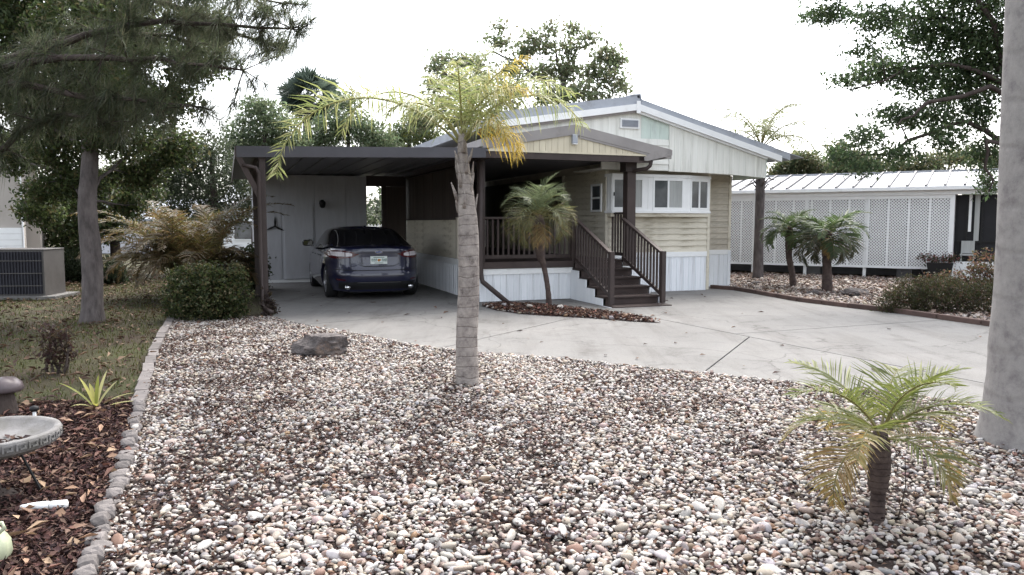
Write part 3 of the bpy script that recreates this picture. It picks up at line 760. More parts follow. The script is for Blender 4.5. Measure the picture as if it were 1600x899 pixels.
# fascias and roof
LU, REU = 0.62, 7.50
def slope_bar(ua, ub, z_lo, z_hi, v0, v1, name, mat, parent=home):
    P_ = [(ua, v0, roof_z(ua) + z_lo), (ub, v0, roof_z(ub) + z_lo), (ub, v0, roof_z(ub) + z_hi), (ua, v0, roof_z(ua) + z_hi)]
    return MB().slab(P_, (0, v1 - v0, 0)).build(name, mat, parent, root=home)
roof = slope_bar(LU, RU, 0.10, 0.30, 0.40, 13.2, 'roof', M['roof_grey'])
slope_bar(RU, REU + 0.28, 0.10, 0.25, 0.40, 13.2, 'roof_slope', M['roof_grey'], roof)
slope_bar(LU, RU - 0.01, -0.02, 0.115, 0.34, 0.44, 'fascia', M['white'])
slope_bar(RU + 0.01, REU, -0.02, 0.115, 0.34, 0.44, 'fascia', M['white'])
slope_bar(LU, RU, -0.065, -0.022, 0.40, 0.46, 'fascia_shadow_board', M['fascia_brown'])  # brown strip paints in the shadow under the left fascia
slope_bar(RU, 7.14, -0.065, -0.022, 0.40, 0.455, 'fascia_shadow_board', M['white'])
MB().box(RU - 0.045, RU + 0.045, 0.325, 0.338, RZ - 0.09, RZ + 0.17).build('ridge_plate', M['white'], home)
MB().slab([(RU-.16, .38, RZ+.275), (RU+.05, .38, RZ+.305), (RU+.10, .38, RZ+.15), (RU+.12, .38, RZ+.15), (RU+.075, .38, RZ+.335), (RU-.16, .38, RZ+.305)], (0, 12.8, 0)).build('ridge_cap', M['roof_grey'], home)
for k in range(3):        # loose overlapping roof sheets seen along the right rake
    ua = RU + 1.7 + k*0.85; ub = ua + 1.1
    MB().slab([(ua, .45, roof_z(ua)+.255), (ub, .45, roof_z(ub)+.275), (ub, .45, roof_z(ub)+.29), (ua, .45, roof_z(ua)+.27)], (0, 12.5, 0)).build('roof_sheet', M['roof_grey'], roof, root=home)

# ------------------------------------------------------------------ porch
porch = house_thing('porch', 'raised porch with dark brown railing, white skirting and steps', 'porch', 1.6, 1.0)
DK = 0.82
for k in range(24):                      # deck planks run across
    v0 = -0.02 + k * 0.142
    MB().box(0.0, 3.18 if v0 > 0.75 else 3.45, v0, v0 + 0.136, DK - 0.035, DK).build('plank', M['brown_wood'], porch)
MB().box(0.02, 3.17, 3.42, 9.4, DK - 0.05, DK - 0.004).build('deck_floor', M['brown_wood'], porch)
MB().box(0.0, 2.02, -0.052, -0.022, DK - 0.13, DK - 0.002).build('rim_board', M['brown'], porch)
MB().box(3.16, 3.46, -0.052, -0.022, DK - 0.13, DK - 0.002).build('rim_board', M['brown'], porch)
skirt_panels(porch, 'u', 0.0, 0.0, 2.0, 0.04, DK - 0.135, 0.285)
skirt_panels(porch, 'u', 0.0, 3.16, 3.46, 0.04, DK - 0.05, 0.30)
skirt_panels(porch, 'v', 0.0, 0.02, 9.4, 0.04, DK, 0.30, out=-1)
MB().box(3.44, 3.46, 0.0, 0.83, 0.04, DK - .04).build('skirting_side', M['skirt'], porch)
# half wall with lap boards towards the carport and brown boards above
lap_boards(porch, 'v', 0.06, 1.74, 9.4, DK, 1.66, 0.168, M['siding'], out=-1)
lap_boards(porch, 'v', 0.10, 1.74, 9.4, DK, 1.66, 0.168, M['siding'], out=1)
MB().box(0.061, 0.099, 1.74, 9.4, DK, 1.65).build('half_wall', M['siding'], porch)
MB().box(0.02, 0.14, 1.70, 9.4, 1.66, 1.70).build('half_wall_cap', M['brown'], porch)
MB().box(0.02, 0.13, 1.62, 1.74, 0.30, 1.71).build('wall_end_post', M['siding_dim'], porch)
for i, v0 in enumerate(np.arange(1.78, 9.3, 0.30)):
    w = 0.292 if i not in (6, 9, 13, 17) else 0.255
    MB().box(0.065, 0.095, v0, v0 + w, 1.701, 2.80).build('screen_board', M['brown_board'], porch)
for k, u0 in enumerate(np.arange(0.12, 3.15, 0.38)):
    MB().box(u0, min(u0 + 0.376, 3.18), 9.36, 9.39, DK, 2.90).build('back_board', M['brown_board'], porch)
# posts
for (u, v, s) in [(0.06, 0.06, 0.13), (0.08, 1.68, 0.12)]:
    MB().box(u - s/2, u + s/2, v - s/2, v + s/2, DK if v < 1 else 1.71, 2.86).build('post', M['brown'], porch, bevel=0.006)
MB().box(3.26, 3.46, -0.02, 0.18, DK, 2.88).build('post', M['brown'], porch, bevel=0.006)
MB().box(3.20, 3.46, -0.05, 0.21, 2.66, 2.86).build('post_cap', M['brown'], porch, bevel=0.006)
# railings
def railing(p, q, name='railing', z0=0.06, z1=0.86, nb=None, newel=None):
    """p, q at floor level (u, v, z); vertical balusters"""
    p, q = Vector(p), Vector(q)
    r = MB().beam(p + Vector((0, 0, z1)), q + Vector((0, 0, z1)), 0.085, 0.045).build(name, M['brown'], porch, bevel=0.004)
    MB().beam(p + Vector((0, 0, z0 + 0.04)), q + Vector((0, 0, z0 + 0.04)), 0.04, 0.07).build('bottom_rail', M['brown'], r, root=porch)
    L = ((q - p).xy).length; nb = nb or int(L / 0.105)
    for k in range(nb):
        c = p + (q - p) * ((k + 0.5) / nb)
        MB().box(c.x - .017, c.x + .017, c.y - .017, c.y + .017, c.z + z0 + .076, c.z + z1 - .024).build('baluster', M['brown'], r, root=porch)
    return r
railing((0.13, 0.05, DK), (2.02, 0.05, DK), z1=0.87)
railing((3.33, 0.19, DK), (3.33, 0.82, DK), z1=0.98)
# steps: five risers towards the drive
NS, RISE, RUN = 5, 0.155, 0.355
SU0, SU1 = 2.0, 3.18
steps = MB().box(SU0 + .05, SU1 - .05, -0.05, -0.02, 0.04, DK - .04).build('steps', M['brown_wood'], porch)
for k in range(NS):
    zt = DK - (k + 0) * RISE - RISE * 0.98; v1 = -0.045 - k * RUN; v0 = v1 - RUN - 0.03
    lo = -0.06 if k < NS - 1 else -0.10
    MB().box(SU0 - 0.01 + (0.0), SU1 + 0.01 + (0.05 if k == NS-1 else 0), v0, v1 - 0.0, zt - 0.035, zt).build('tread', M['brown_wood'], steps, root=porch, bevel=0.005)
    MB().box(SU0 + 0.03, SU1 - 0.03, v1 - RUN, v1 - RUN + 0.02, max(0.035, zt - RISE * 0.99), zt - 0.037).build('riser', M['brown_wood'], steps, root=porch)
def stringer(u0, u1):
    for k in range(NS):
        zt = DK - (k + 1) * RISE - 0.037 + 0.003; v1 = -0.03 - k * RUN
        MB().box(u0, u1, v1 - RUN + 0.004, v1, 0.035, zt).build('stringer_panel', M['skirt'], steps, root=porch)
stringer(SU0 - 0.035, SU0 - 0.012); stringer(SU1 + 0.012, SU1 + 0.03)
def stair_rail(u):
    zb = DK - NS*RISE; vb = -0.045 - (NS - 0.55) * RUN
    p = Vector((u, -0.02, DK)); q = Vector((u, vb + 0.03, zb + RISE * 0.8))
    railing(p, q, 'stair_railing', z0=0.02, z1=0.86, nb=13)
    MB().box(u - .045, u + .045, vb - .05, vb + .04, zb + 0.02, zb + RISE*0.6 + 0.92).build('newel', M['brown'], porch, bevel=0.005)
stair_rail(SU0 + 0.06); stair_rail(SU1 - 0.02)
MB().box(SU0 - .02, SU0 + .10, -0.04, 0.08, DK, DK + .92).build('newel', M['brown'], porch, bevel=0.005)
MB().box(3.20, 3.42, 0.25, 0.7, DK + 0.001, DK + 0.012).build('threshold_mat', M['white'], porch)
# porch gable roof
PU, PZ = 1.86, 3.36       # peak, underside
def pz(u): return PZ - abs(u - PU) * (0.175 if u < PU else 0.19)
PV = -0.42
def pbar(ua, ub, zl, zh, v0, v1, name, mat, parent=porch):
    return MB().slab([(ua, v0, pz(ua)+zl), (ub, v0, pz(ub)+zl), (ub, v0, pz(ub)+zh), (ua, v0, pz(ua)+zh)], (0, v1-v0, 0)).build(name, mat, parent, root=porch)
proof = pbar(-0.05, PU, 0.02, 0.16, PV + 0.03, 9.4, 'roof', M['fascia_brown'])
pbar(PU, 4.05, 0.02, 0.16, PV + 0.03, GV - 0.03, 'roof_slope', M['fascia_brown'], proof)
pbar(PU + .005, 4.06, -0.03, 0.165, PV, PV + 0.028, 'fascia', M['fascia_brown'])
pbar(-0.05, PU - .005, -0.03, 0.165, PV, PV + 0.028, 'fascia', M['fascia_brown'])
pbar(PU + .1, 3.55, -0.075, -0.032, PV + 0.01, PV + 0.03, 'trim', M['fascia_brown'])
nb = 26; u0s = np.linspace(0.08, 3.45, nb + 1)
for a, b in zip(u0s[:-1], u0s[1:]):
    g = 0.003; za, zb = pz(a+g) - 0.03, pz(b-g) - 0.03
    if min(za, zb) < 3.02: za, zb = max(za, 3.02), max(zb, 3.02)
    pts = [(a+g, PV + .035, 2.99), (b-g, PV + .035, 2.99), (b-g, PV + .035, zb)] + ([(PU, PV + .035, PZ - .03)] if a+g < PU < b-g else []) + [(a+g, PV + .035, za)]
    MB().slab(pts, (0, .02, 0)).build('gable_board', M['gable_cream'], porch)
MB().box(0.0, 3.60, PV + .02, PV + .034, 2.955, 2.989).build('gable_trim', M['gable_cream'], porch)
MB().box(-0.02, 3.62, PV + .035, PV + .17, 2.83, 2.954).build('beam', M['brown'], porch)
MB().box(3.32, 3.50, PV + .035, GV - .02, 2.86, 2.982).build('side_beam', M['brown'], porch)
MB().box(-0.04, 0.12, PV + .18, 9.4, 2.82, 2.95).build('side_beam', M['brown'], porch)
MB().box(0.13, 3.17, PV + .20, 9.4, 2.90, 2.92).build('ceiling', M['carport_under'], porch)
lampb = MB().box(1.79, 1.90, PV - 0.045, PV + .034, 3.155, 3.33).build('porch_light', M['roof_grey'], porch, bevel=0.01)
MB().box(1.80, 1.89, PV - .055, PV + .03, 3.135, 3.152).build('light_base', M['white'], lampb, root=porch)
# gutter along the right eave with an elbow to the post
gt = MB().beam((4.02, PV + .02, 2.985), (4.02, GV - .03, 2.985), 0.11, 0.10).build('gutter', M['fascia_brown'], porch)
MB().slab([(4.07, PV-.012, pz(4.07)+.16), (4.07, PV-.012, 2.985), (3.50, PV-.012, 2.86), (3.42, PV-.012, 2.86), (3.42, PV-.012, 2.93), (3.55, PV-.012, pz(3.55)-.03), (3.9, PV-.012, pz(3.9)-.02)], (0, .022, 0)).build('eave_end', M['fascia_brown'], porch)
MB().tube([(3.62, PV + .06, 2.88), (3.61, PV + .09, 2.77), (3.55, PV + .13, 2.71), (3.44, PV + .30, 2.69), (3.36, PV + .45, 2.67)], 0.042, 8).build('downspout_elbow', M['brown'], porch, smooth=True)

# ------------------------------------------------------------------ carport
carport = house_thing('carport', 'open flat roofed carport with dark fascia and slender post', 'carport', -2.0, 2.5)
def cz(u): return 2.97 + u * 0.027
CV0 = -0.62
def cslab(ua, ub, zl, zh, v0, v1, name, mat):
    return MB().slab([(ua, v0, cz(ua)+zl), (ub, v0, cz(ub)+zl), (ub, v0, cz(ub)+zh), (ua, v0, cz(ua)+zh)], (0, v1-v0, 0)).build(name, mat, carport)
pan = 0.405
for k in range(11):
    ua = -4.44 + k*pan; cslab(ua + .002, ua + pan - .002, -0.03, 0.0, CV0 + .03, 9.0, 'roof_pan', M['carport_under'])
    cslab(ua + .002, ua + .03, -0.055, -0.031, CV0 + .03, 9.0, 'pan_rib', M['carport_under'])
cslab(-4.46, -0.06, -0.16, 0.025, CV0, CV0 + 0.028, 'front_fascia', M['fascia_dark'])
MB().box(-4.475, -4.447, CV0, 9.0, cz(-4.46) - .16, cz(-4.46) + .02).build('side_gutter', M['brown'], carport)
MB().box(-4.10, -3.98, CV0 + .06, 6.5, cz(-4.04) - .20, cz(-4.04) - .057).build('side_beam', M['brown'], carport)
for v in (CV0 + 0.12, 3.2):
    MB().box(-4.09, -3.99, v - .05, v + .05, 0.0, cz(-4.04) - .20).build('post', M['brown'], carport, bevel=0.006)
    MB().box(-4.13, -3.95, v - .08, v + .08, DZ, DZ + .02).build('post_base', M['brown'], carport)
MB().beam((-4.43, CV0 + .06, 2.72), (-4.10, CV0 + .10, 2.06), 0.09, 0.11, (0, 1, 0)).build('corner_brace', M['brown'], carport)
MB().tube([(-4.36, CV0 + .03, 2.56), (-4.26, CV0 + .02, 2.545), (-4.15, CV0 + .02, 2.52), (-4.105, CV0 + .04, 2.44), (-4.10, CV0 + .05, 2.3), (-4.10, CV0 + .05, 0.25), (-4.06, CV0 - .02, 0.12), (-3.95, CV0 - .2, 0.08)], 0.036, 8).build('downspout', M['brown'], carport, smooth=True)
MB().tube([(0.0, -0.12, 2.8), (0.0, -0.10, 0.62), (0.02, -0.14, 0.45), (0.40, -0.55, 0.06)], 0.05, 8).build('drain_pipe', M['brown'], carport, smooth=True)

# ------------------------------------------------------------------ storage shed closing the back of the carport
shed = house_thing('storage_shed', 'grey panelled storage shed across the back of the carport', 'shed', -2.3, 7.2)
SV = 6.60
MB().box(-3.95, -1.07, SV, 9.0, 0.0, 2.84).build('wall', M['shed'], shed)
MB().box(-3.95, -1.07, SV - .022, SV - .002, 0.0, 0.10).build('base_trim', M['white'], shed)
for k, (a, b) in enumerate([(-3.94, -3.30), (-3.295, -2.45), (-2.445, -1.63), (-1.625, -1.08)]):
    d = MB().box(a + .006, b - .006, SV - .02, SV - .001, 0.105, 2.80 if k != 1 else 2.80).build('panel', M['shed'], shed)
dr = MB().box(-3.22, -2.50, SV - .045, SV - .021, 0.12, 2.08).build('door', M['shed'], shed)
MB().tube([(-2.58, SV - .05, 1.02), (-2.58, SV - .09, 1.02)], 0.025, 10).build('door_knob', M['roof_grey'], dr, root=shed)
MB().box(-1.07, 0.02, SV + .02, SV + .10, 2.58, 2.86).build('header', M['brown'], shed)
MB().box(-0.65, -0.53, SV, SV + .11, 0.0, 2.58).build('door_post', M['brown'], shed)
MB().box(-0.53, 0.02, SV + .03, SV + .06, 0.0, 2.575).build('side_panel', M['brown_board'], shed)
wl_ = house_thing('wall_lamp', 'small dark wall lamp high on the grey shed wall', 'lamp', -2.25, SV)
MB().box(-2.31, -2.19, SV - .05, SV - .022, 2.02, 2.18).build('back_plate', M['black'], wl_)
MB().lathe([(0.03, 0.10), (0.08, 0.04), (0.085, 0.0), (0.06, -0.10), (0.03, -0.12)], 12, (-2.25, SV - .13, 2.10)).build('lantern', M['black'], wl_, smooth=True)
orn = house_thing('wall_ornament', 'black three bladed ornament hung on the grey shed wall', 'ornament', -3.45, SV)
OC = Vector((-3.46, SV - .05, 1.50))
for a in (90, 205, 335):
    d = Vector((math.cos(R(a)), 0, math.sin(R(a)))); s = Vector((-d.z, 0, d.x))
    MB().slab([OC + d*.02 - s*.018, OC + d*.10 - s*.035, OC + d*.24 - s*.012, OC + d*.25, OC + d*.12 + s*.022, OC + d*.02 + s*.018], (0, .018, 0)).build('blade', M['black'], orn)
MB().tube([OC + Vector((0, -.02, 0)), OC + Vector((0, .028, 0))], 0.035, 12).build('hub', M['black'], orn)

# ------------------------------------------------------------------ car (local: x right, y forward from the rear bumper, z up)
def car_paint():
    m, nt, p, out = new_mat('dark_blue_car_paint')
    n1 = N(nt, 'ShaderNodeTexNoise', Scale=400.0, Detail=1.0); nt.links.new(coords(nt), n1.inputs['Vector'])
    cc = ramp(nt, n1.outputs['Fac'], [(0.35, (0.003, 0.004, 0.022)), (0.7, (0.005, 0.007, 0.036))])
    nt.links.new(cc, p.inputs['Base Color']); p.inputs['Metallic'].default_value = 0.15; p.inputs['Roughness'].default_value = 0.35
    p.inputs['Coat Weight'].default_value = 1.0; p.inputs['Coat Roughness'].default_value = 0.03
    return m
M['paint'] = car_paint()
M['car_glass'] = glass_mat('tinted_car_glass', (0.008, 0.008, 0.010), 0.03, 0.7)
M['rubber'] = surf('tyre_rubber', (0.018, 0.018, 0.019), rough=0.85, bump=0.3)
M['alloy'] = surf('alloy_rim', (0.35, 0.35, 0.37), rough=0.3, metal=0.9, bump=0)
M['chrome'] = surf('chrome', (0.75, 0.75, 0.77), rough=0.12, metal=1.0, bump=0)
M['red_lens'] = surf('red_lens', (0.07, 0.004, 0.008), (0.045, 0.003, 0.006), rough=0.12, spec=0.6, bump=0)
M['clear_lens'] = surf('clear_lens', (0.62, 0.58, 0.60), (0.45, 0.42, 0.44), rough=0.15, spec=0.6, bump=0)
M['plate'] = surf('licence_plate_white', (0.66, 0.70, 0.68), (0.58, 0.64, 0.62), rough=0.4, bump=0)
M['plate_green'] = surf('plate_green_print', (0.03, 0.10, 0.07), rough=0.5, bump=0)
M['plate_orange'] = surf('plate_orange_print', (0.50, 0.20, 0.04), rough=0.5, bump=0)
M['emblem_blue'] = surf('emblem_blue', (0.02, 0.05, 0.20), rough=0.3, bump=0)
CARU, CARV = -1.77, 1.06
car = thing('parked_car', 'dark blue four door sedan parked nose in under the carport', 'car', W(CARU, CARV, DZ), YAW)
car.scale = (1.10, 1.03, 1.02)
CL, CW = 4.87, 0.925
def sup(a, n):
    c, s = math.cos(a), math.sin(a)
    return math.copysign(abs(c)**(2/n), c), math.copysign(abs(s)**(2/n), s)
def ztop(y):              # shoulder / deck height along the car
    pts = [(0, 1.04), (0.25, 1.06), (0.8, 1.055), (1.6, 1.0), (3.3, 0.96), (3.8, 0.93), (4.4, 0.82), (4.87, 0.66)]
    for (a, za), (b, zb) in zip(pts[:-1], pts[1:]):
        if y <= b: return za + (zb - za) * max(0, (y - a)) / (b - a)
    return pts[-1][1]
NA = 72
LEV = [(0.00, 0.82, 0.17), (0.03, 0.90, 0.10), (0.18, 0.965, 0.035), (0.36, 0.995, 0.0), (0.46, 1.0, 0.01), (0.50, 0.992, 0.045), (0.66, 0.997, 0.07), (0.80, 0.985, 0.085), (0.90, 0.955, 0.085), (0.955, 0.925, 0.085), (0.985, 0.90, 0.10), (1.0, 0.86, 0.14)]
ZB = 0.15
def lev_interp(t):
    for a, b in zip(LEV[:-1], LEV[1:]):
        if t <= b[0]:
            k = (t - a[0]) / (b[0] - a[0]); return a[1] + (b[1]-a[1])*k, a[2] + (b[2]-a[2])*k
    return LEV[-1][1:]
def body_pt(a, t):
    w, inset = lev_interp(t)
    cx, sy = sup(a, 4.2)
    L0, L1 = inset, CL - inset * 0.6
    y = (L0 + L1)/2 + sy * (L1 - L0)/2
    x = cx * CW * w
    if y > 3.6: x *= 1 - 0.10 * ((y - 3.6)/1.27)**2
    if y < 0.9: x *= 1 - 0.05 * ((0.9 - y)/0.9)**2
    return Vector((x, y, ZB + t * (ztop(y) - ZB)))
bmv = MB()
rows = [l[0] for l in LEV]
V_ = [body_pt(2*math.pi*k/NA, t) for t in rows for k in range(NA)]
F_ = [(i*NA + k, i*NA + (k+1) % NA, (i+1)*NA + (k+1) % NA, (i+1)*NA + k) for i in range(len(rows)-1) for k in range(NA)]
base = (len(rows)-1)*NA
for j, (s, dz) in enumerate([(0.90, 0.012), (0.6, 0.028), (0.3, 0.036), (0.0, 0.038)]):
    n0 = len(V_)
    for k in range(NA):
        p = V_[base + k]
        V_.append(Vector((p.x * s, 2.43 + (p.y - 2.43) * (1 - 0.02*(j+1)), p.z + dz)))
    prev = base if j == 0 else n0 - NA
    F_ += [(prev + k, prev + (k+1) % NA, n0 + (k+1) % NA, n0 + k) for k in range(NA)]
F_.append(tuple(range(NA-1, -1, -1)))
bmv.add(V_, F_)
me = bmv.mesh('body')
bm = bmesh.new(); bm.from_mesh(me); bmesh.ops.remove_doubles(bm, verts=bm.verts[:], dist=0.0005); bmesh.ops.recalc_face_normals(bm, faces=bm.faces[:]); bm.to_mesh(me); bm.free()
body = link('body', me, M['paint'], car)
WR = 0.335; AX = (1.02, 3.87)
cut_b = MB()
for y in AX:
    for s in (-1, 1):
        cut_b.tube([(s*0.62, y, WR), (s*1.2, y, WR)], WR + 0.045, 32)
cme = cut_b.mesh('cutter'); co = bpy.data.objects.new('cutter', cme); col.objects.link(co); co.parent = car
bm = bmesh.new(); bm.from_mesh(cme); bmesh.ops.recalc_face_normals(bm, faces=bm.faces[:]); bm.to_mesh(cme); bm.free()
md = body.modifiers.new('arch', 'BOOLEAN'); md.object = co; md.operation = 'DIFFERENCE'; md.solver = 'EXACT'
bpy.context.view_layer.update()
nm = bpy.data.meshes.new_from_object(body.evaluated_get(bpy.context.evaluated_depsgraph_get()))
body.modifiers.clear(); body.data = nm; nm.name = 'body'
if len(nm.materials) == 0: nm.materials.append(M['paint'])
for p in nm.polygons: p.use_smooth = True; p.material_index = 0
bpy.data.objects.remove(co, do_unlink=True)
nm.set_sharp_from_angle(angle=R(38))
# greenhouse
gh_rows = [(0.0, 0.86, 0.50, 3.86), (0.12, 0.842, 0.70, 3.70), (0.35, 0.80, 0.98, 3.48), (0.6, 0.745, 1.26, 3.24), (0.82, 0.685, 1.52, 3.02), (0.93, 0.63, 1.70, 2.86), (1.0, 0.53, 1.90, 2.68)]
def gh_pt(a, r):
    t, w, y0, y1 = r; cx, sy = sup(a, 4.6)
    y = (y0 + y1)/2 + sy*(y1 - y0)/2
    zb = ztop(y) + 0.005; zr = 1.425
    return Vector((cx*w, y, zb + (zr - zb)*t))
GV_ = [[gh_pt(2*math.pi*k/NA, r) for k in range(NA)] for r in gh_rows]
groups = {'rear_window': [], 'windscreen': [], 'side_window': [], 'pillar': []}
for i in range(len(gh_rows)-1):
    for k in range(NA):
        q = [GV_[i][k], GV_[i][(k+1) % NA], GV_[i+1][(k+1) % NA], GV_[i+1][k]]
        c = sum(q, Vector())/4; rx = abs(c.x)/gh_rows[i][1]
        ang = (k + .5)/NA*360
        if i >= 5 or i == 0 and abs(c.x) > 0.74 : g = 'pillar'
        elif rx < 0.86 and c.y < 2.2: g = 'rear_window'
        elif rx < 0.86: g = 'windscreen'
        elif c.y < 1.15 - 0.3 + gh_rows[i][0]*0.75 or c.y > 3.55 - gh_rows[i][0]*0.75 or abs(c.y - 2.35) < 0.05: g = 'pillar'
        else: g = 'side_window'
        groups[g].append(q)
def quads(name, qs, mat, parent, smooth=True):
    mb = MB()
    for q in qs: mb.add(q, [(0, 1, 2, 3)])
    me = mb.mesh(name); bm = bmesh.new(); bm.from_mesh(me); bmesh.ops.remove_doubles(bm, verts=bm.verts[:], dist=0.0006); bm.to_mesh(me); bm.free()
    if smooth: me.polygons.foreach_set('use_smooth', [True]*len(me.polygons))
    return link(name, me, mat, parent)
top = [Vector((p.x, p.y, p.z)) for p in GV_[-1]]; tq = []
rp = top
for s, dz in ((0.8, 0.018), (0.4, 0.034), (0.0, 0.040)):
    nx = [Vector((p.x*s, 2.26 + (p.y - 2.26)*(0.5 + 0.5*s), 1.425 + dz)) for p in top]
    tq += [[rp[k], rp[(k+1) % NA], nx[(k+1) % NA], nx[k]] for k in range(NA)]; rp = nx
quads('roof', tq + groups['pillar'], M['paint'], car)
quads('rear_window', groups['rear_window'], M['car_glass'], car)
quads('windscreen', groups['windscreen'], M['car_glass'], car)
for s in (-1, 1): quads('side_window', [q for q in groups['side_window'] if q[0].x * s > 0], M['car_glass'], car)
# patches laid on the rear surface
def rear_pt(x, z, off=0.006):
    t = (z - ZB)/(1.05 - ZB); w, inset = lev_interp(t)
    best = None
    lo, hi = -math.pi/2, (0 if x > 0 else -math.pi)
    for _ in range(40):
        mid = (lo + hi)/2; p = body_pt(mid, t)
        if abs(p.x) < abs(x): lo = mid
        else: hi = mid
    p = body_pt((lo+hi)/2, t)
    d = Vector((p.x*0.25, -1, 0)).normalized()
    if abs(x) > 0.6: d = Vector((math.copysign(0.5, x), -0.85, 0))
    return p + d*off
def patch(name, outline, mat, parent, off=0.008, cols=14):
    """outline: list of (x, z_low, z_high) columns"""
    xs = []
    for (a, b) in zip(outline[:-1], outline[1:]):
        n = max(2, int(abs(b[0]-a[0])/0.03))
        for k in range(n): xs.append(tuple(a[i] + (b[i]-a[i])*k/n for i in range(3)))
    xs.append(outline[-1]); V = []; Fq = []; nr = 5
    for x, z0, z1 in xs:
        for j in range(nr): V.append(rear_pt(x, z0 + (z1-z0)*j/(nr-1), off))
    for i in range(len(xs)-1):
        for j in range(nr-1): Fq.append((i*nr+j, (i+1)*nr+j, (i+1)*nr+j+1, i*nr+j+1))
    n0 = len(V)
    V += [p + Vector((0, 0.03, 0)) for p in V]
    ring = [i*nr for i in range(len(xs))] + [(len(xs)-1)*nr + j for j in range(1, nr)] + [i*nr + nr-1 for i in range(len(xs)-2, -1, -1)] + [j for j in range(nr-2, 0, -1)]
    for a, b in zip(ring, ring[1:] + ring[:1]): Fq.append((a, b, b + n0, a + n0))
    mb = MB(); mb.add(V, Fq); return mb.build(name, mat, parent, smooth=False)
for s in (-1, 1):
    tl = patch('tail_light', [(s*0.36, 0.915, 0.93), (s*0.48, 0.85, 0.965), (s*0.66, 0.82, 0.985), (s*0.80, 0.83, 0.99), (s*0.87, 0.87, 0.985)], M['red_lens'], car, 0.012)
    patch('reverse_lens', [(s*0.475, 0.885, 0.925), (s*0.53, 0.872, 0.94), (s*0.585, 0.87, 0.945)], M['clear_lens'], tl, 0.02)
    patch('signal_lens', [(s*0.60, 0.868, 0.947), (s*0.70, 0.865, 0.955), (s*0.80, 0.885, 0.95)], M['clear_lens'], tl, 0.02)
    patch('reflector', [(s*0.60, 0.395, 0.42), (s*0.74, 0.40, 0.425)], M['red_lens'], car, 0.008)
    MB().tube([(s*0.58, -0.005, 0.27), (s*0.58, 0.16, 0.27)], 0.045, 14).build('exhaust_tip', M['chrome'], car, smooth=True)
patch('trunk_garnish', [(-0.44, 0.925, 0.938), (-0.2, 0.935, 0.952), (0.2, 0.935, 0.952), (0.44, 0.925, 0.938)], M['paint'], car, 0.016)
patch('plate_recess', [(-0.36, 0.74, 0.90), (-0.26, 0.69, 0.915), (0.26, 0.69, 0.915), (0.36, 0.74, 0.90)], M['paint'], car, 0.004)
patch('recess_line', [(-0.38, 0.72, 0.728), (-0.27, 0.675, 0.685), (0.27, 0.675, 0.685), (0.38, 0.72, 0.728)], M['black'], car, 0.006)
patch('bumper_crease', [(-0.78, 0.60, 0.612), (-0.4, 0.595, 0.607), (0.4, 0.595, 0.607), (0.78, 0.60, 0.612)], M['black'], car, 0.004)
patch('bumper_step', [(-0.52, 0.50, 0.53), (0.0, 0.50, 0.545), (0.52, 0.50, 0.53)], M['paint'], car, 0.022)
patch('lower_valance', [(-0.70, 0.23, 0.36), (-0.4, 0.22, 0.375), (0.4, 0.22, 0.375), (0.70, 0.23, 0.36)], M['black'], car, 0.010)
patch('valance_trim', [(-0.4, 0.355, 0.362), (0.4, 0.355, 0.362)], M['chrome'], car, 0.014)
plate = MB().box(-0.155, 0.155, 0.052, 0.066, 0.72, 0.875).build('licence_plate', M['plate'], car)
MB().lathe([(0.0, 0.0), (0.035, 0.0)], 10).v
orm = MB()
for (cx_, cz_, r_) in ((0.0, 0.795, 0.026), (0.018, 0.80, 0.020)):
    orm.add([(cx_ + r_*math.cos(a), 0.0505, cz_ + r_*math.sin(a)) for a in np.linspace(0, 2*math.pi, 12, endpoint=False)], [tuple(range(12))])
orm.build('plate_fruit', M['plate_orange'], plate)
gl = MB()
for x0 in (-0.135, -0.098, -0.062, 0.055, 0.09, 0.122):
    gl.box(x0, x0 + .008, .0500, .0515, .770, .825); gl.box(x0 + .018, x0 + .026, .0500, .0515, .770, .825); gl.box(x0 + .0085, x0 + .0175, .0500, .0515, .815 if x0 != .09 else .795, .825 if x0 != .09 else .804)
gl.box(-0.10, 0.10, .0500, .0515, .846, .856); gl.box(-0.08, 0.08, .0500, .0515, .735, .745)
gl.build('plate_print', M['plate_green'], plate)
# oval emblem with raised script
em = MB(); n = 28
def oval(rx, rz, y0, y1, mb):
    r0 = [(rx*math.cos(2*math.pi*k/n), y0, 0.955 + rz*math.sin(2*math.pi*k/n)) for k in range(n)]
    r1 = [(p[0], y1, p[2]) for p in r0]
    mb.add(r0 + r1, [tuple(range(n))] + [(k, (k+1) % n, n + (k+1) % n, n + k) for k in range(n)])
oval(0.070, 0.028, 0.058, 0.085, em); emb = em.build('emblem', M['chrome'], car)
e2 = MB(); oval(0.062, 0.0225, 0.0555, 0.060, e2); e2.build('emblem_field', M['emblem_blue'], emb)
fc = bpy.data.curves.new('emblem_script', 'FONT'); fc.body = 'Ford'; fc.size = 0.045; fc.align_x = 'CENTER'; fc.align_y = 'CENTER'; fc.shear = 0.3; fc.extrude = 0.001
tmp = bpy.data.objects.new('tmp', fc); col.objects.link(tmp); bpy.context.view_layer.update()
tm = bpy.data.meshes.new_from_object(tmp.evaluated_get(bpy.context.evaluated_depsgraph_get())); bpy.data.objects.remove(tmp, do_unlink=True)
tm.transform(Matrix.Translation((0, 0.0535, 0.955)) @ Matrix.Rotation(R(90), 4, 'X')); tm.name = 'emblem_script'; tm.materials.clear()
link('emblem_script', tm, M['chrome'], emb)
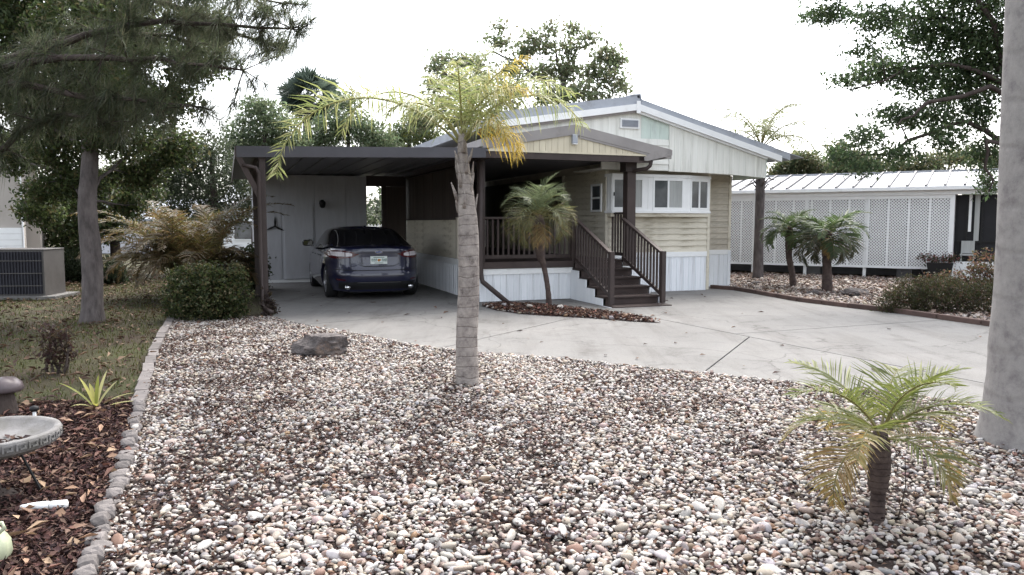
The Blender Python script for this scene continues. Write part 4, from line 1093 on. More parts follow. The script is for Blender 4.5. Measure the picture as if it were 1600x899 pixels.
# trunk lid seams, door seams, handles, mirrors, antenna
for s in (-1, 1):
    patch('trunk_seam', [(s*0.50, 0.62, 0.86), (s*0.505, 0.62, 0.86)], M['black'], car, 0.0045)
    mb = MB().box(s*0.90 - .03, s*0.90 + .03, 3.02, 3.10, 1.00, 1.03)
    mb.build('mirror_arm', M['paint'], car)
    mm = MB(); V0 = []
    for (yy, k) in ((2.97, 0.8), (3.0, 1.0), (3.10, 0.95), (3.17, 0.45)):
        for a in np.linspace(0, 2*math.pi, 14, endpoint=False):
            cx2, cz2 = sup(a, 3); V0.append((s*1.0 + cx2*0.115*k, yy, 1.08 + cz2*0.075*k))
    mm.add(V0, [(i*14 + k, i*14 + (k+1) % 14, (i+1)*14 + (k+1) % 14, (i+1)*14 + k) for i in range(3) for k in range(14)] + [tuple(range(14)), tuple(range(42, 56))])
    mir = mm.build('mirror', M['paint'], car, smooth=True)
    MB().box(s*1.0 - .09, s*1.0 + .09, 2.962, 2.968, 1.03, 1.13).build('mirror_glass', M['car_glass'], mir)
    for y0 in (1.62, 2.72):
        MB().beam((s*0.925, y0, 0.86), (s*0.925, y0 + 0.19, 0.865), 0.025, 0.025).build('door_handle', M['paint'], car, bevel=0.008)
    for y0 in AX:
        prof = [(0.19, -0.10), (0.31, -0.105), (0.333, -0.08), (0.335, 0.0), (0.333, 0.08), (0.31, 0.105), (0.22, 0.10)]
        ty = MB().lathe(prof, 36)
        def place(mb, s=s, y0=y0): mb.v = [(s*0.765 + s*p[2], y0 + p[0], WR + p[1]) for p in mb.v]; return mb
        wheel = place(ty).build('wheel', M['rubber'], car, smooth=True)
        rim = MB().lathe([(0.225, 0.10), (0.215, 0.105), (0.205, 0.07), (0.19, 0.02), (0.02, 0.02)], 30)
        for k in range(10):
            a = 2*math.pi*k/10; d = Vector((math.cos(a), math.sin(a), 0))
            rim.beam(d*0.03 + Vector((0, 0, .075)), d*0.212 + Vector((0, 0, .085)), 0.03, 0.03)
        rim.lathe([(0.0, 0.10), (0.045, 0.10), (0.055, 0.06)], 12)
        place(rim).build('rim', M['alloy'], wheel)
        place(MB().lathe([(0.0, 0.0), (0.225, 0.0)], 20)).build('brake_disc', M['black'], wheel)
MB().slab([(-.02, 1.68, 1.44), (.02, 1.68, 1.44), (.015, 1.62, 1.475), (-.015, 1.62, 1.475)], (0, .14, -.005)).build('roof_antenna', M['paint'], car)
patch('high_brake_light', [(-0.18, 1.01, 1.02), (0.18, 1.01, 1.02)], M['red_lens'], car, 0.0)
bpy.data.objects.remove(bpy.data.objects['high_brake_light'], do_unlink=True)

# ------------------------------------------------------------------ plants: generators
def vary(r, cols, n, lo=0.75, hi=1.25):
    return np.clip(np.array(cols)[r.integers(0, len(cols), n)] * r.uniform(lo, hi, (n, 1)), 0, 1)
def leaf_cloud(clumps, n, size, cols, seed, aspect=0.5, twig=6, shell=0.45, flat=0.8, spread=2.2):
    """clumps: (centre, (rx, ry, rz)); folded leaf blades gathered on twigs"""
    r = np.random.default_rng(seed)
    cen = np.array([list(c) for c, _ in clumps]); rad = np.array([list(q) for _, q in clumps])
    vol = rad.prod(1) ** (2/3); pr = vol / vol.sum()
    nt = n // twig
    ci = r.choice(len(clumps), nt, p=pr)
    d = r.normal(size=(nt, 3)); d /= np.linalg.norm(d, axis=1)[:, None]
    rr_ = r.uniform(0, 1, nt) ** shell
    tw = cen[ci] + d * rr_[:, None] * rad[ci]
    tc = r.uniform(0.75, 1.2, nt)
    tw = np.repeat(tw, twig, 0); tcx = np.repeat(tc, twig)
    m = len(tw)
    pos = tw + r.normal(0, size * spread * 0.5, (m, 3)) * np.array([1, 1, flat])
    L = size * np.exp(r.normal(0, 0.25, m)); Wd = L * aspect * r.uniform(0.8, 1.2, m)
    base = np.array([(-0.5, 0, 0), (0.0, -0.5, 0.10), (0.5, 0, -0.06), (0.0, 0.5, 0.10)])
    A = base[None] * np.stack([L, Wd, L], 1)[:, None, :]
    Rm = rot_xyz(r.normal(0, 0.7, m), r.normal(0.2, 0.7, m), r.uniform(0, 6.28, m))
    A = np.einsum('nij,nvj->nvi', Rm, A) + pos[:, None, :]
    Fc = (np.array([[0, 1, 2], [0, 2, 3]])[None] + (np.arange(m) * 4)[:, None, None]).reshape(-1, 3)
    cc = np.clip(vary(r, cols, m) * tcx[:, None], 0, 1)
    return A.reshape(-1, 3), Fc, np.repeat(cc, 4, 0)
def shift(V, loc): return V - np.array([loc[0], loc[1], loc[2]])
def wob(p, q, n, amp, r):
    p, q = Vector(p), Vector(q); out = []
    for k in range(n + 1):
        t = k / n; w = math.sin(math.pi * t) * amp
        out.append(p + (q - p) * t + Vector((r.normal() * w, r.normal() * w, r.normal() * w * 0.6 + w * 0.4)))
    return out
def make_tree(name, label, base, trunk, radii, limbs, clumps, n, size, cols, seed, group=None, bark='bark', twigs=True, cat='tree', crown_name='crown', aspect=0.5, nseg=12, shell=0.45, twig=6, spread=2.2):
    """trunk: world points; limbs: list of world point lists; clumps world"""
    r = np.random.default_rng(seed)
    t = thing(name, label, cat, base, 0, group, base)
    rough_trunk(trunk, radii, nseg * 2, seed, amp=.035, sub=9).build('trunk', M[bark], t, smooth=True)
    nodes = [(Vector(p), radii[-1]) for p in trunk[len(trunk)//2:]]
    for lb in limbs:
        pts = []
        for a, b in zip(lb[:-1], lb[1:]): pts += wob(a, b, 4, 0.05 * (Vector(b)-Vector(a)).length, r)[:-1]
        pts.append(Vector(lb[-1]))
        r0 = radii[-1] * 0.75; rl = [r0 * (1 - 0.8 * k / (len(pts)-1)) for k in range(len(pts))]
        MB().tube(pts, rl, 7).build('limb', M[bark], t, smooth=True)
        nodes += [(p, q) for p, q in zip(pts, rl)][2:]
    if twigs:
        mb = MB()
        for c, rad in clumps:
            c = Vector(c); j = min(range(len(nodes)), key=lambda k: (nodes[k][0] - c).length + max(0, nodes[k][0].z - c.z) * 0.8)
            p, r0 = nodes[j]; L = (c - p).length
            r0 = min(r0 * 0.6, 0.012 + 0.018 * L)
            pts = wob(p, c, 5, 0.07 * L, r); mb.tube(pts, [max(0.006, r0 * (1 - 0.7 * k/5)) for k in range(6)], 5, False)
            for _ in range(5):
                e = c + Vector((r.normal() * rad[0], r.normal() * rad[1], r.normal() * rad[2])) * 0.55
                s = pts[r.integers(2, 6)]
                mb.tube(wob(s, e, 3, 0.06 * (e - s).length, r), [max(0.005, r0 * 0.35), r0 * 0.25, 0.006, 0.004], 4, False)
        mb.build('branches', M[bark], t, smooth=True)['kind'] = 'stuff'
    V, Fc, C_ = leaf_cloud(clumps, n, size, cols, seed + 1, aspect=aspect, shell=shell, twig=twig, spread=spread)
    link(crown_name, np_mesh(crown_name, shift(V, base), Fc, C_), M['leaf'], t)
    return t
def rough_trunk(pts, radii, n, seed, ring=0.0, amp=0.05, sub=6):
    """tapered trunk, resampled, with surface irregularity and optional ring scars"""
    r = np.random.default_rng(seed); P_ = [Vector(p) for p in pts]; out = []; rad = []
    for i in range(len(P_) - 1):
        p0 = P_[max(i-1, 0)]; p1 = P_[i]; p2 = P_[i+1]; p3 = P_[min(i+2, len(P_)-1)]
        for k in range(sub):
            t = k / sub
            out.append(0.5 * ((2*p1) + (p2 - p0)*t + (2*p0 - 5*p1 + 4*p2 - p3)*t*t + (3*p1 - p0 - 3*p2 + p3)*t*t*t))
            rad.append(radii[i] + (radii[i+1] - radii[i]) * t)
    out.append(P_[-1]); rad.append(radii[-1])
    mb = MB().tube(out, rad, n)
    ph = r.uniform(0, 6.28, 4); v2 = []
    for i, p in enumerate(mb.v):
        ri, k = divmod(i, n); ri = min(ri, len(out)-1); c = out[ri]; d = Vector(p) - c; a = 2*math.pi*k/n
        f = 1 + amp * (math.sin(2*a + ph[0] + ri*0.35) + 0.7*math.sin(3*a + ph[1] - ri*0.5) + r.normal()*0.5) + (ring * (1 if ri % 2 else -1))
        v2.append(tuple(c + d * f))
    mb.v = v2; return mb

def frond_geo(base, az, elev, length, droop, nleaf, leaflen, lw, r, cols, tipcols=None, petiole=0.14, vee=0.35, fwd=0.45, plume=0.25, hang=0.5, stem=(0.22, 0.2, 0.09), bow=0.0, rad=0.012, tip_sharp=0.5):
    """one pinnate frond: arching rachis with paired drooping leaflets"""
    NS_ = 26; pts = [np.array(base, float)]; tang = []
    for k in range(NS_):
        s = k / NS_; e = elev - droop * s ** 1.35; a = az + bow * s
        d = np.array([math.cos(e)*math.cos(a), math.cos(e)*math.sin(a), math.sin(e)]); tang.append(d)
        pts.append(pts[-1] + d * length / NS_)
    tang.append(tang[-1]); pts = np.array(pts); tang = np.array(tang)
    V, F3, F4, C_ = [], [], [], []
    # rachis, four sided
    n0 = 0
    for k in range(NS_ + 1):
        t = tang[k]; sd_ = np.cross(t, [0, 0, 1.0]); sd_ /= np.linalg.norm(sd_) + 1e-9; nn = np.cross(sd_, t)
        w = rad * (1 - 0.85 * k / NS_) + 0.0015
        for a in (sd_, nn, -sd_, -nn): V.append(pts[k] + a * w); C_.append(stem)
        if k:
            for j in range(4): F4.append((4*(k-1)+j, 4*(k-1)+(j+1) % 4, 4*k+(j+1) % 4, 4*k+j))
    for i in range(nleaf):
        s = petiole + (0.995 - petiole) * (i + r.uniform(0, 0.7)) / nleaf
        x = s * NS_; k = min(int(x), NS_ - 1); f = x - k
        p = pts[k] * (1-f) + pts[k+1] * f; t = tang[k]
        sd_ = np.cross(t, [0, 0, 1.0]); sd_ /= np.linalg.norm(sd_) + 1e-9; nn = np.cross(sd_, t)
        q = (s - petiole) / (1 - petiole)
        shape = (0.45 + 0.55 * math.sin(math.pi * min(1, q * 1.15 + 0.12))) * (1 - 0.45 * q ** 4)
        for sg in (-1, 1):
            L = leaflen * shape * r.uniform(0.85, 1.12)
            d = sd_ * sg + t * (fwd + 0.5 * q) + nn * (vee + r.normal() * plume); d /= np.linalg.norm(d)
            m_ = p + d * L * 0.5 - np.array([0, 0, hang * L * 0.10])
            d2 = d - np.array([0, 0, hang * r.uniform(0.6, 1.3)]); d2 /= np.linalg.norm(d2)
            e = m_ + d2 * L * 0.5
            wv = np.cross(d, nn); wn_ = np.linalg.norm(wv); wv = wv / wn_ if wn_ > 1e-6 else t
            wv = wv + nn * r.normal() * 0.4
            w = lw * r.uniform(0.8, 1.15) * 0.5
            b = len(V)
            V += [p - wv*w*0.5, p + wv*w*0.5, m_ + wv*w, m_ - wv*w, e]
            F4.append((b, b+1, b+2, b+3)); F3.append((b+3, b+2, b+4))
            cc = np.array(cols[r.integers(0, len(cols))]) * r.uniform(0.75, 1.25)
            if tipcols is not None:
                w_ = min(1, max(0, (q - 0.35) * 1.5 + r.normal() * 0.2)); cc = cc * (1 - w_) + np.array(tipcols[r.integers(0, len(tipcols))]) * w_
            C_ += [cc]*5
    return np.array(V), F3, F4, np.clip(np.array(C_), 0, 1)
def add_frond(parent, base_loc, *a, name='frond', **k):
    V, F3, F4, C_ = frond_geo(*a, **k)
    return link(name, np_mesh(name, shift(V, base_loc), [np.array(F4), np.array(F3)], C_), M['frond'], parent)

def palm_trunk_mat(name, c1, c2, rings, cdark, rf=0.3, bp=0.8):
    m, nt, p, out = new_mat(name)
    tc = N(nt, 'ShaderNodeTexCoord'); nz = N(nt, 'ShaderNodeTexNoise', Scale=9.0, Detail=9.0, Roughness=0.75); nt.links.new(tc.outputs['Object'], nz.inputs['Vector'])
    wv = N(nt, 'ShaderNodeTexWave', Scale=rings, Distortion=3.2, Detail=8.0); wv.bands_direction = 'Z'; wv.inputs['Detail Scale'].default_value = 1.5
    nt.links.new(tc.outputs['Object'], wv.inputs['Vector'])
    cc = ramp(nt, nz.outputs['Fac'], [(0.30, cdark), (0.48, c2), (0.68, c1)])
    mx = N(nt, 'ShaderNodeMix', data_type='RGBA', blend_type='MULTIPLY'); mx.inputs[0].default_value = rf
    wr = ramp(nt, wv.outputs['Fac'], [(0.0, (0.35, 0.32, 0.32)), (0.05, (0.8, 0.79, 0.79)), (0.10, (1, 1, 1))])
    nt.links.new(cc, mx.inputs[6]); nt.links.new(wr, mx.inputs[7]); nt.links.new(mx.outputs[2], p.inputs['Base Color'])
    p.inputs['Roughness'].default_value = 0.9; p.inputs['Specular IOR Level'].default_value = 0.2
    fb = N(nt, 'ShaderNodeTexNoise', Scale=45.0, Detail=8.0, Roughness=0.75); nt.links.new(coords(nt, (1, 1, 0.4)), fb.inputs['Vector'])
    ad = N(nt, 'ShaderNodeMath', operation='ADD'); nt.links.new(fb.outputs['Fac'], ad.inputs[0]); nt.links.new(wr, ad.inputs[1])
    bumpn(nt, p, ad.outputs[0], bp, 0.010)
    return m
M['palm_trunk'] = palm_trunk_mat('palm_trunk', (0.36, 0.325, 0.295), (0.24, 0.212, 0.195), 3.2, (0.065, 0.053, 0.05), 0.2, 0.8)
M['big_trunk'] = palm_trunk_mat('smooth_palm_trunk', (0.29, 0.275, 0.26), (0.235, 0.222, 0.212), 0.9, (0.145, 0.13, 0.132), 0.16, 0.35)
M['palm_dark'] = palm_trunk_mat('dark_palm_trunk', (0.12, 0.09, 0.075), (0.075, 0.055, 0.05), 9.0, (0.03, 0.022, 0.02))

YG = [(0.235, 0.26, 0.11), (0.27, 0.285, 0.13), (0.19, 0.225, 0.09), (0.30, 0.295, 0.15)]
YEL = [(0.42, 0.31, 0.07), (0.47, 0.35, 0.10), (0.36, 0.26, 0.07)]
DG = [(0.075, 0.11, 0.045), (0.06, 0.09, 0.04), (0.10, 0.13, 0.06)]
OLIVE = [(0.11, 0.13, 0.04), (0.09, 0.11, 0.035), (0.14, 0.15, 0.055)]
ORG_ = [(0.24, 0.15, 0.06), (0.21, 0.14, 0.055), (0.28, 0.20, 0.09), (0.17, 0.13, 0.05)]

# ------------------------------------------------------------------ queen palm in the middle of the gravel
b = gnd(730, 603)
qp = thing('queen_palm', 'queen palm with grey trunk and yellowing fronds in the gravel', 'palm tree', b, 0, None, b)
tp = [b + Vector((0, 0, -0.05)), b + Vector((0, 0, .06)), b + Vector((0.0, 0, .5)), b + Vector((0.02, 0, 1.0)), b + Vector((0.02, 0, 1.45)), b + Vector((0.0, 0, 1.85)), b + Vector((-0.03, 0, 2.2)), b + Vector((-0.04, 0, 2.45))]
rough_trunk(tp, [0.138, 0.118, 0.104, 0.104, 0.100, 0.078, 0.052, 0.034], 22, 3, ring=0.004, amp=0.016, sub=8).build('trunk', M['palm_trunk'], qp, smooth=True)
rq = np.random.default_rng(77)
for i in range(16):                       # old leaf bases clasping the trunk
    a = i * 2.4; z0 = 1.66 + 0.040 * i; rr0 = 0.078 - 0.0030 * i
    d = Vector((math.cos(a), math.sin(a), 0)); L = rq.uniform(.12, .24)
    P0 = b + Vector((-0.02, 0, z0)) + d * rr0
    MB().tube([P0, P0 + d * 0.03 + Vector((0, 0, L*0.5)), P0 + d * (0.035 + rq.uniform(0, .03)) + Vector((0, 0, L))], [0.022, 0.014, 0.005], 6).build('leaf_base', M['palm_trunk'], qp, smooth=True)
top_ = tp[-1] - Vector((0, 0, 0.12))
QF = [ # azimuth deg (0 = right, 90 = away), elevation, length, droop, leaflet length, hang, colours
    (176, 44, 2.35, 2.3, .56, .35, YG, None), (158, 60, 1.75, 2.3, .50, .8, YG, None), (14, 60, 1.55, 2.2, .52, 1.1, YG, None), (28, 66, 1.6, 1.8, .48, 1.0, YG, None), (75, 72, 1.3, 1.3, .45, .9, YG, None),
    (120, 72, 1.25, 1.3, .45, .9, YG, None), (-30, 76, 1.0, 1.9, .42, 1.0, YG, YEL), (-90, 78, 1.05, 1.5, .42, 1.0, YG, None), (200, 68, .95, 2.1, .38, 1.0, YG, None),
    (3, 54, .80, 2.9, .42, 1.3, YEL, YEL), (-40, 62, .75, 2.6, .36, 1.2, YG, YEL), (60, 82, 1.25, .9, .42, .8, YG, None), (-5, 80, 1.1, 1.2, .42, .9, YG, YEL)]
for az, el, L, dr, ll, hg, c, tcol in QF:
    add_frond(qp, b, top_, R(az), R(el), L, dr, 92 if L > 2 else 60, ll, 0.016 if L > 2 else 0.0105, rq, c, tcol, petiole=0.22, vee=0.25 if L > 2 else 0.12, fwd=0.12 if L > 2 else 0.45, plume=0.35 if L > 2 else 0.6, hang=hg, rad=0.012, stem=(0.30, 0.29, 0.14))

# ------------------------------------------------------------------ pygmy date palms
def pygmy(name, label, base, pts, radii, nf, L, leaflen, lw, seed, cols, oldcols, group=None, bark='palm_dark', skirt=0, elev0=75, droopk=1.0, nleaf=44, rad=0.009):
    r = np.random.default_rng(seed)
    t = thing(name, label, 'palm tree', base, 0, group, base)
    P_ = [Vector(base) + Vector(p) for p in pts]
    rough_trunk(P_, radii, 16, seed, ring=0.04, amp=0.035, sub=6).build('trunk', M[bark], t, smooth=True)
    top = P_[-1]
    for i in range(nf):
        f = i / nf; az = i * 2.399 + r.normal() * 0.15
        el = R(elev0 - 70 * f + r.normal() * 5); dr = (1.1 + 0.9 * f + r.normal() * 0.15) * droopk
        c = oldcols if f > 0.55 and r.uniform() < 0.75 else cols
        add_frond(t, base, top - Vector((0, 0, 0.03 + 0.10 * f * radii[0] * 10)), az, el, L * r.uniform(0.85, 1.1), dr, nleaf, leaflen, lw, r, c, oldcols if f > 0.4 else None, petiole=0.18, vee=0.35, fwd=0.55, plume=0.15, hang=0.35, rad=rad)
    for i in range(skirt):
        az = r.uniform(0, 6.28)
        add_frond(t, base, top - Vector((0, 0, 0.12)), az, R(-15), L * 0.75, 1.3, 30, leaflen * 0.8, lw, r, ORG_, None, petiole=0.2, vee=0.1, fwd=0.7, plume=0.3, hang=0.6, name='dead_frond', rad=rad)
    return t
pb = gnd(1370, 820)
pygmy('pygmy_palm', 'small pygmy date palm with browning fronds in the front gravel', pb, [(0, 0, -.03), (0, 0, .06), (0, 0, .18), (0, 0, .20), (.0, 0, .33), (0, 0, .46), (0, 0, .52)], [.042, .038, .036, .052, .056, .046, .026], 14, 0.60, 0.26, 0.0092, 5, [(0.13, 0.15, 0.045), (0.105, 0.125, 0.04), (0.17, 0.18, 0.065)], ORG_ + [(0.22, 0.19, 0.07)], skirt=0, elev0=74, nleaf=40, rad=0.006)
MB().tube([pb + Vector((.14, .05, .02)), pb + Vector((.16, .03, .20)), pb + Vector((.145, .02, .36))], [.004, .003, .002], 5).build('dead_stem', M['bark_dark'], [o for o in scene.objects if o.name == 'pygmy_palm'][0])
pb = gnd(858, 482) + Vector((0, 0, DZ))
pygmy('pygmy_palm', 'shaggy pygmy date palm with bent trunk in front of the porch railing', pb, [(0, 0, -.05), (-.02, 0, .3), (-.10, 0, .75), (-.17, 0, 1.0), (-.19, 0, 1.5), (-.19, 0, 1.72)], [.065, .048, .046, .09, .115, .05], 22, 0.95, 0.42, 0.0085, 6, [(0.12, 0.145, 0.08), (0.135, 0.155, 0.088), (0.10, 0.125, 0.066)], [(0.14, 0.14, 0.06), (0.17, 0.13, 0.06), (0.12, 0.13, 0.055)], skirt=2, elev0=84, droopk=1.55, nleaf=54)
pb = gnd(1240, 449)
pygmy('pygmy_palm', 'left of two small dark palms in front of the white lattice', pb, [(0, 0, -.05), (-.06, 0, .4), (-.14, 0, .8), (-.14, 0, 1.25), (-.13, 0, 1.5)], [.09, .07, .075, .11, .05], 18, 0.85, 0.36, 0.022, 7, DG, DG, skirt=0, elev0=62, group='small palms by the lattice', droopk=1.1)
pb = gnd(1292, 456)
pygmy('pygmy_palm', 'right of two small dark palms in front of the white lattice', pb, [(0, 0, -.05), (0, 0, .3), (-.03, 0, .8), (-.03, 0, 1.2), (-.03, 0, 1.42)], [.13, .11, .10, .14, .06], 20, 1.0, 0.42, 0.026, 8, DG, [(0.05, 0.06, 0.035), (0.09, 0.08, 0.05)], skirt=1, elev0=58, group='small palms by the lattice', droopk=1.25)

# tall thin palm between the two houses
b = gnd(1184, 437)
tq_ = thing('queen_palm', 'tall slim palm between the mobile home and the lattice', 'palm tree', b, 0, None, b)
tpts = [b + Vector((0, 0, z)) for z in (-.05, .3, 1.2, 2.2, 3.0, 3.75)]
rough_trunk(tpts, [.17, .14, .13, .13, .12, .08], 16, 9, ring=0.01, amp=0.02).build('trunk', M['bark'], tq_, smooth=True)
for i in range(10):
    a = i * 2.4; d = Vector((math.cos(a), math.sin(a), 0)); P0 = b + Vector((0, 0, 2.55 + .03*i)) + d * .12
    MB().tube([P0, P0 + d * .10 + Vector((0, 0, .12)), P0 + d * rq.uniform(.2, .45) + Vector((0, 0, rq.uniform(-.05, .16)))], [.025, .018, .008], 5).build('leaf_base', M['bark_dark'], tq_)
for i in range(13):
    add_frond(tq_, b, tpts[-1] - Vector((0, 0, .1)), i * 2.4 + .3, R(80 - 4.5 * i), 2.0, 1.5 + .06 * i, 44, 0.5, 0.024, rq, [(0.11, 0.125, 0.055), (0.09, 0.11, 0.045), (0.15, 0.15, 0.075)], None, petiole=.2, vee=.1, plume=.5, hang=.8, rad=.02)

# big palm trunk at the right edge
b = gnd(1612, 694)
bt = thing('royal_palm', 'thick smooth grey palm trunk at the right edge of the gravel', 'palm tree', b, 0, None, b)
bpts = [b + Vector((0, 0, z)) + Vector((-0.022 * z, 0, 0)) for z in (-.05, .10, .5, 1.1, 2.0, 3.2, 4.6, 6.0, 7.2)]
rough_trunk(bpts, [.40, .345, .295, .27, .255, .25, .24, .21, .12], 36, 12, ring=0.0, amp=0.008, sub=8).build('trunk', M['big_trunk'], bt, smooth=True)
for i in range(12):
    add_frond(bt, b, bpts[-1] - Vector((0, 0, .1)), i * 2.4, R(75 - 5 * i), 2.8, 1.6, 44, 0.6, 0.03, rq, DG + OLIVE, None, petiole=.18, plume=.4, hang=.7, rad=.03)

# ------------------------------------------------------------------ areca clump, hedge, shrubs
b = at(302, 430, 16.2); b.z = 0
ar = thing('areca_palm', 'bushy areca palm clump turned orange brown behind the round hedge', 'palm', b, 0, None, b)
ra = np.random.default_rng(21); ARE = [(0.120, 0.082, 0.042), (0.095, 0.075, 0.036), (0.145, 0.10, 0.055), (0.075, 0.066, 0.032), (0.10, 0.095, 0.042)]
for i in range(100):
    f = i / 100; az = i * 2.399; ba = b + Vector((math.cos(az * 1.7) * .42, math.sin(az * 1.7) * .42, 0.15))
    add_frond(ar, b, ba, az, R(88 - 22 * f + ra.normal() * 5), ra.uniform(2.6, 3.15) * (1 - .36 * f) * (0.62 if math.cos(az) > .35 and f > .25 else 1), 1.9 + .8 * f, 50, 0.42, 0.022, ra, ARE if f > .35 else ARE + [(0.12, 0.11, 0.035)], [(0.13, 0.085, 0.045), (0.10, 0.068, 0.038), (0.075, 0.06, 0.03)], petiole=.3, vee=.35, fwd=.6, plume=.2, hang=.5, rad=.011)
for i in range(9):
    a = i * .7; MB().tube([b + Vector((math.cos(a) * .25, math.sin(a) * .25, -.02)), b + Vector((math.cos(a) * .5, math.sin(a) * .5, .9))], [.03, .02], 6).build('stem', M['bark_dark'], ar)

def shrub(name, label, base, clumps, n, size, cols, seed, aspect=.55, stems=6, core=None, shell=0.33, cat='shrub', group=None):
    t = thing(name, label, cat, base, 0, group, base); r = np.random.default_rng(seed)
    mb = MB()
    for c, rad in clumps:
        for _ in range(max(2, stems // len(clumps))):
            e = Vector(c) + Vector((r.normal() * rad[0], r.normal() * rad[1], abs(r.normal()) * rad[2])) * .5
            mb.tube(wob(Vector(base) + Vector((r.normal() * .06, r.normal() * .06, -.02)), e, 4, .05, r), [.018, .014, .010, .007, .004], 5)
    mb.build('stems', M['bark_dark'], t)['kind'] = 'stuff'
    V, Fc, C_ = leaf_cloud(clumps, n, size, cols, seed + 1, aspect=aspect, shell=shell, spread=1.6)
    V[:, 2] = np.maximum(V[:, 2], 0.01 + 0.02 * np.abs(np.sin(V[:, 0] * 40)))
    link('foliage', np_mesh('foliage', shift(V, base), Fc, C_), M['leaf'], t)
    return t
HED = [(0.040, 0.055, 0.022), (0.055, 0.070, 0.028), (0.032, 0.045, 0.020), (0.075, 0.085, 0.035), (0.10, 0.085, 0.045)]
b = gnd(313, 503)
cl = [((b.x + dx, b.y + dy + .3, z), (rx, rx, rz)) for dx, dy, z, rx, rz in [(-.38, 0, .42, .36, .40), (.38, 0, .42, .36, .42), (0, .1, .48, .42, .46), (-.2, -.2, .40, .38, .40), (.22, -.2, .42, .38, .42), (-.42, .1, .70, .24, .22), (.1, 0, .75, .35, .22), (.42, .05, .72, .24, .22), (-.1, .35, .45, .4, .42), (0, -.22, .2, .5, .2), (-.42, -.05, .2, .28, .2), (.42, -.05, .2, .28, .2)]]
shrub('round_hedge', 'clipped round dark green shrub at the corner of the gravel', b + Vector((0, .3, 0)), cl, 15000, 0.052, HED, 31)
b = gnd(1475, 496)
cl = [((b.x + dx, b.y + dy + .45, z), (rx, rx*.8, rz)) for dx, dy, z, rx, rz in [(-.45, 0, .25, .38, .28), (0, 0, .30, .42, .34), (.5, .05, .28, .40, .32), (.95, .1, .3, .4, .34), (-.2, .3, .38, .4, .3), (.4, .35, .4, .45, .3), (-.65, .05, .18, .28, .2), (1.3, .2, .3, .4, .34)]]
shrub('spreading_shrub', 'low dark spreading shrub beside the driveway and the thick palm trunk', b + Vector((0, .45, 0)), cl, 12000, 0.055, [(0.045, 0.05, 0.022), (0.035, 0.042, 0.02), (0.06, 0.058, 0.03), (0.075, 0.05, 0.035)], 33, aspect=.28)
b = at(1525, 470, 15.5); b.z = 0
cl = [((b.x + dx, b.y, z), (.35, .35, .3)) for dx, z in [(-.5, .35), (0, .5), (.4, .4), (-.9, .3), (.2, .75)]]
shrub('reddish_shrub', 'loose reddish brown shrub below the dark screened room', b, cl, 3600, 0.055, [(0.09, 0.05, 0.04), (0.07, 0.06, 0.03), (0.05, 0.055, 0.028), (0.14, 0.08, 0.055)], 34)
def strap_plant(name, label, base, leaves, cols, seed, w=.03, cat='plant'):
    t = thing(name, label, cat, base, 0, None, base); r = np.random.default_rng(seed)
    for az, el, L, dr in leaves:
        p = Vector(base); V = []; Fq = []; e = R(el); nseg = 9
        for k in range(nseg + 1):
            s = k / nseg; d = Vector((math.cos(e) * math.cos(R(az)), math.cos(e) * math.sin(R(az)), math.sin(e)))
            sd_ = Vector((-math.sin(R(az)), math.cos(R(az)), 0)); ww = w * (0.55 + .9 * s) * (1 - s ** 3) + .001
            up = Vector((0, 0, 1)) * ww * .35
            V += [p - sd_ * ww + up, p, p + sd_ * ww + up]
            if k: o = 3 * k; Fq += [(o-3, o-2, o+1, o), (o-2, o-1, o+2, o+1)]
            p = p + d * L / nseg; e -= R(dr) / nseg
        C_ = vary(r, cols, 1, .85, 1.2).repeat(len(V), 0)
        link('leaf', np_mesh('leaf', shift(np.array(V), base), np.array(Fq), C_), M['leaf'], t)
    return t
b = gnd(150, 641)
strap_plant('bromeliad', 'yellow green strap leaved plant at the edge of the mulch', b, [(178, 52, .40, 35), (160, 68, .33, 25), (95, 82, .30, 15), (60, 60, .30, 30), (20, 40, .34, 40), (2, 22, .36, 22), (130, 60, .30, 40), (-60, 50, .22, 60), (-130, 45, .22, 60), (75, 75, .35, 20)], [(0.36, 0.34, 0.10), (0.42, 0.40, 0.20), (0.26, 0.28, 0.07)], 3, .017)
b = gnd(92, 583)
shrub('dark_sapling', 'small dark reddish sapling standing on the lawn', b, [((b.x, b.y, .28), (.16, .16, .2)), ((b.x - .06, b.y, .42), (.11, .11, .1))], 600, 0.05, [(0.05, 0.03, 0.028), (0.06, 0.045, 0.03)], 36)

# ------------------------------------------------------------------ white lattice house on the right
NA0, NB0 = Vector((6.75, 24.45, 0)), Vector((12.05, 21.15, 0))
nd = (NB0 - NA0).normalized(); nyaw = math.atan2(nd.y, nd.x); NL = (NB0 - NA0).length
M['lattice'] = surf('white_lattice', (0.82, 0.83, 0.83), (0.74, 0.75, 0.75), rough=0.5, scale=3, dirt=(0.5, 0.5, 0.48), dirt_scale=2, dirt_lo=.6, dirt_hi=.9)
M['seam'] = surf('dark_seam', (0.13, 0.125, 0.13), (0.09, 0.088, 0.092), rough=.6)  # seams in a darker grey than the roof sheets
M['white_roof'] = surf('white_metal_roof', (0.36, 0.37, 0.39), (0.30, 0.31, 0.33), rough=0.35, scale=1.5, metal=0.1, dirt=(0.42, 0.43, 0.44), dirt_scale=1.5, rand=.05)
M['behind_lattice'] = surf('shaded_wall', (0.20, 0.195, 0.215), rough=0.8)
M['block'] = surf('grey_block', (0.20, 0.195, 0.20), (0.15, 0.145, 0.15), rough=0.9)
lat = thing('lattice_house', 'long white mobile home with lattice panels and ribbed metal roof', 'house', NA0, nyaw)
mid_z0, mid_z1 = 0.36, 2.27
XR = NL + 2.6                                 # right end of the building
MB().box(-2.0, NL, 0.55, 3.8, 0.5, 2.5).build('wall', M['behind_lattice'], lat)
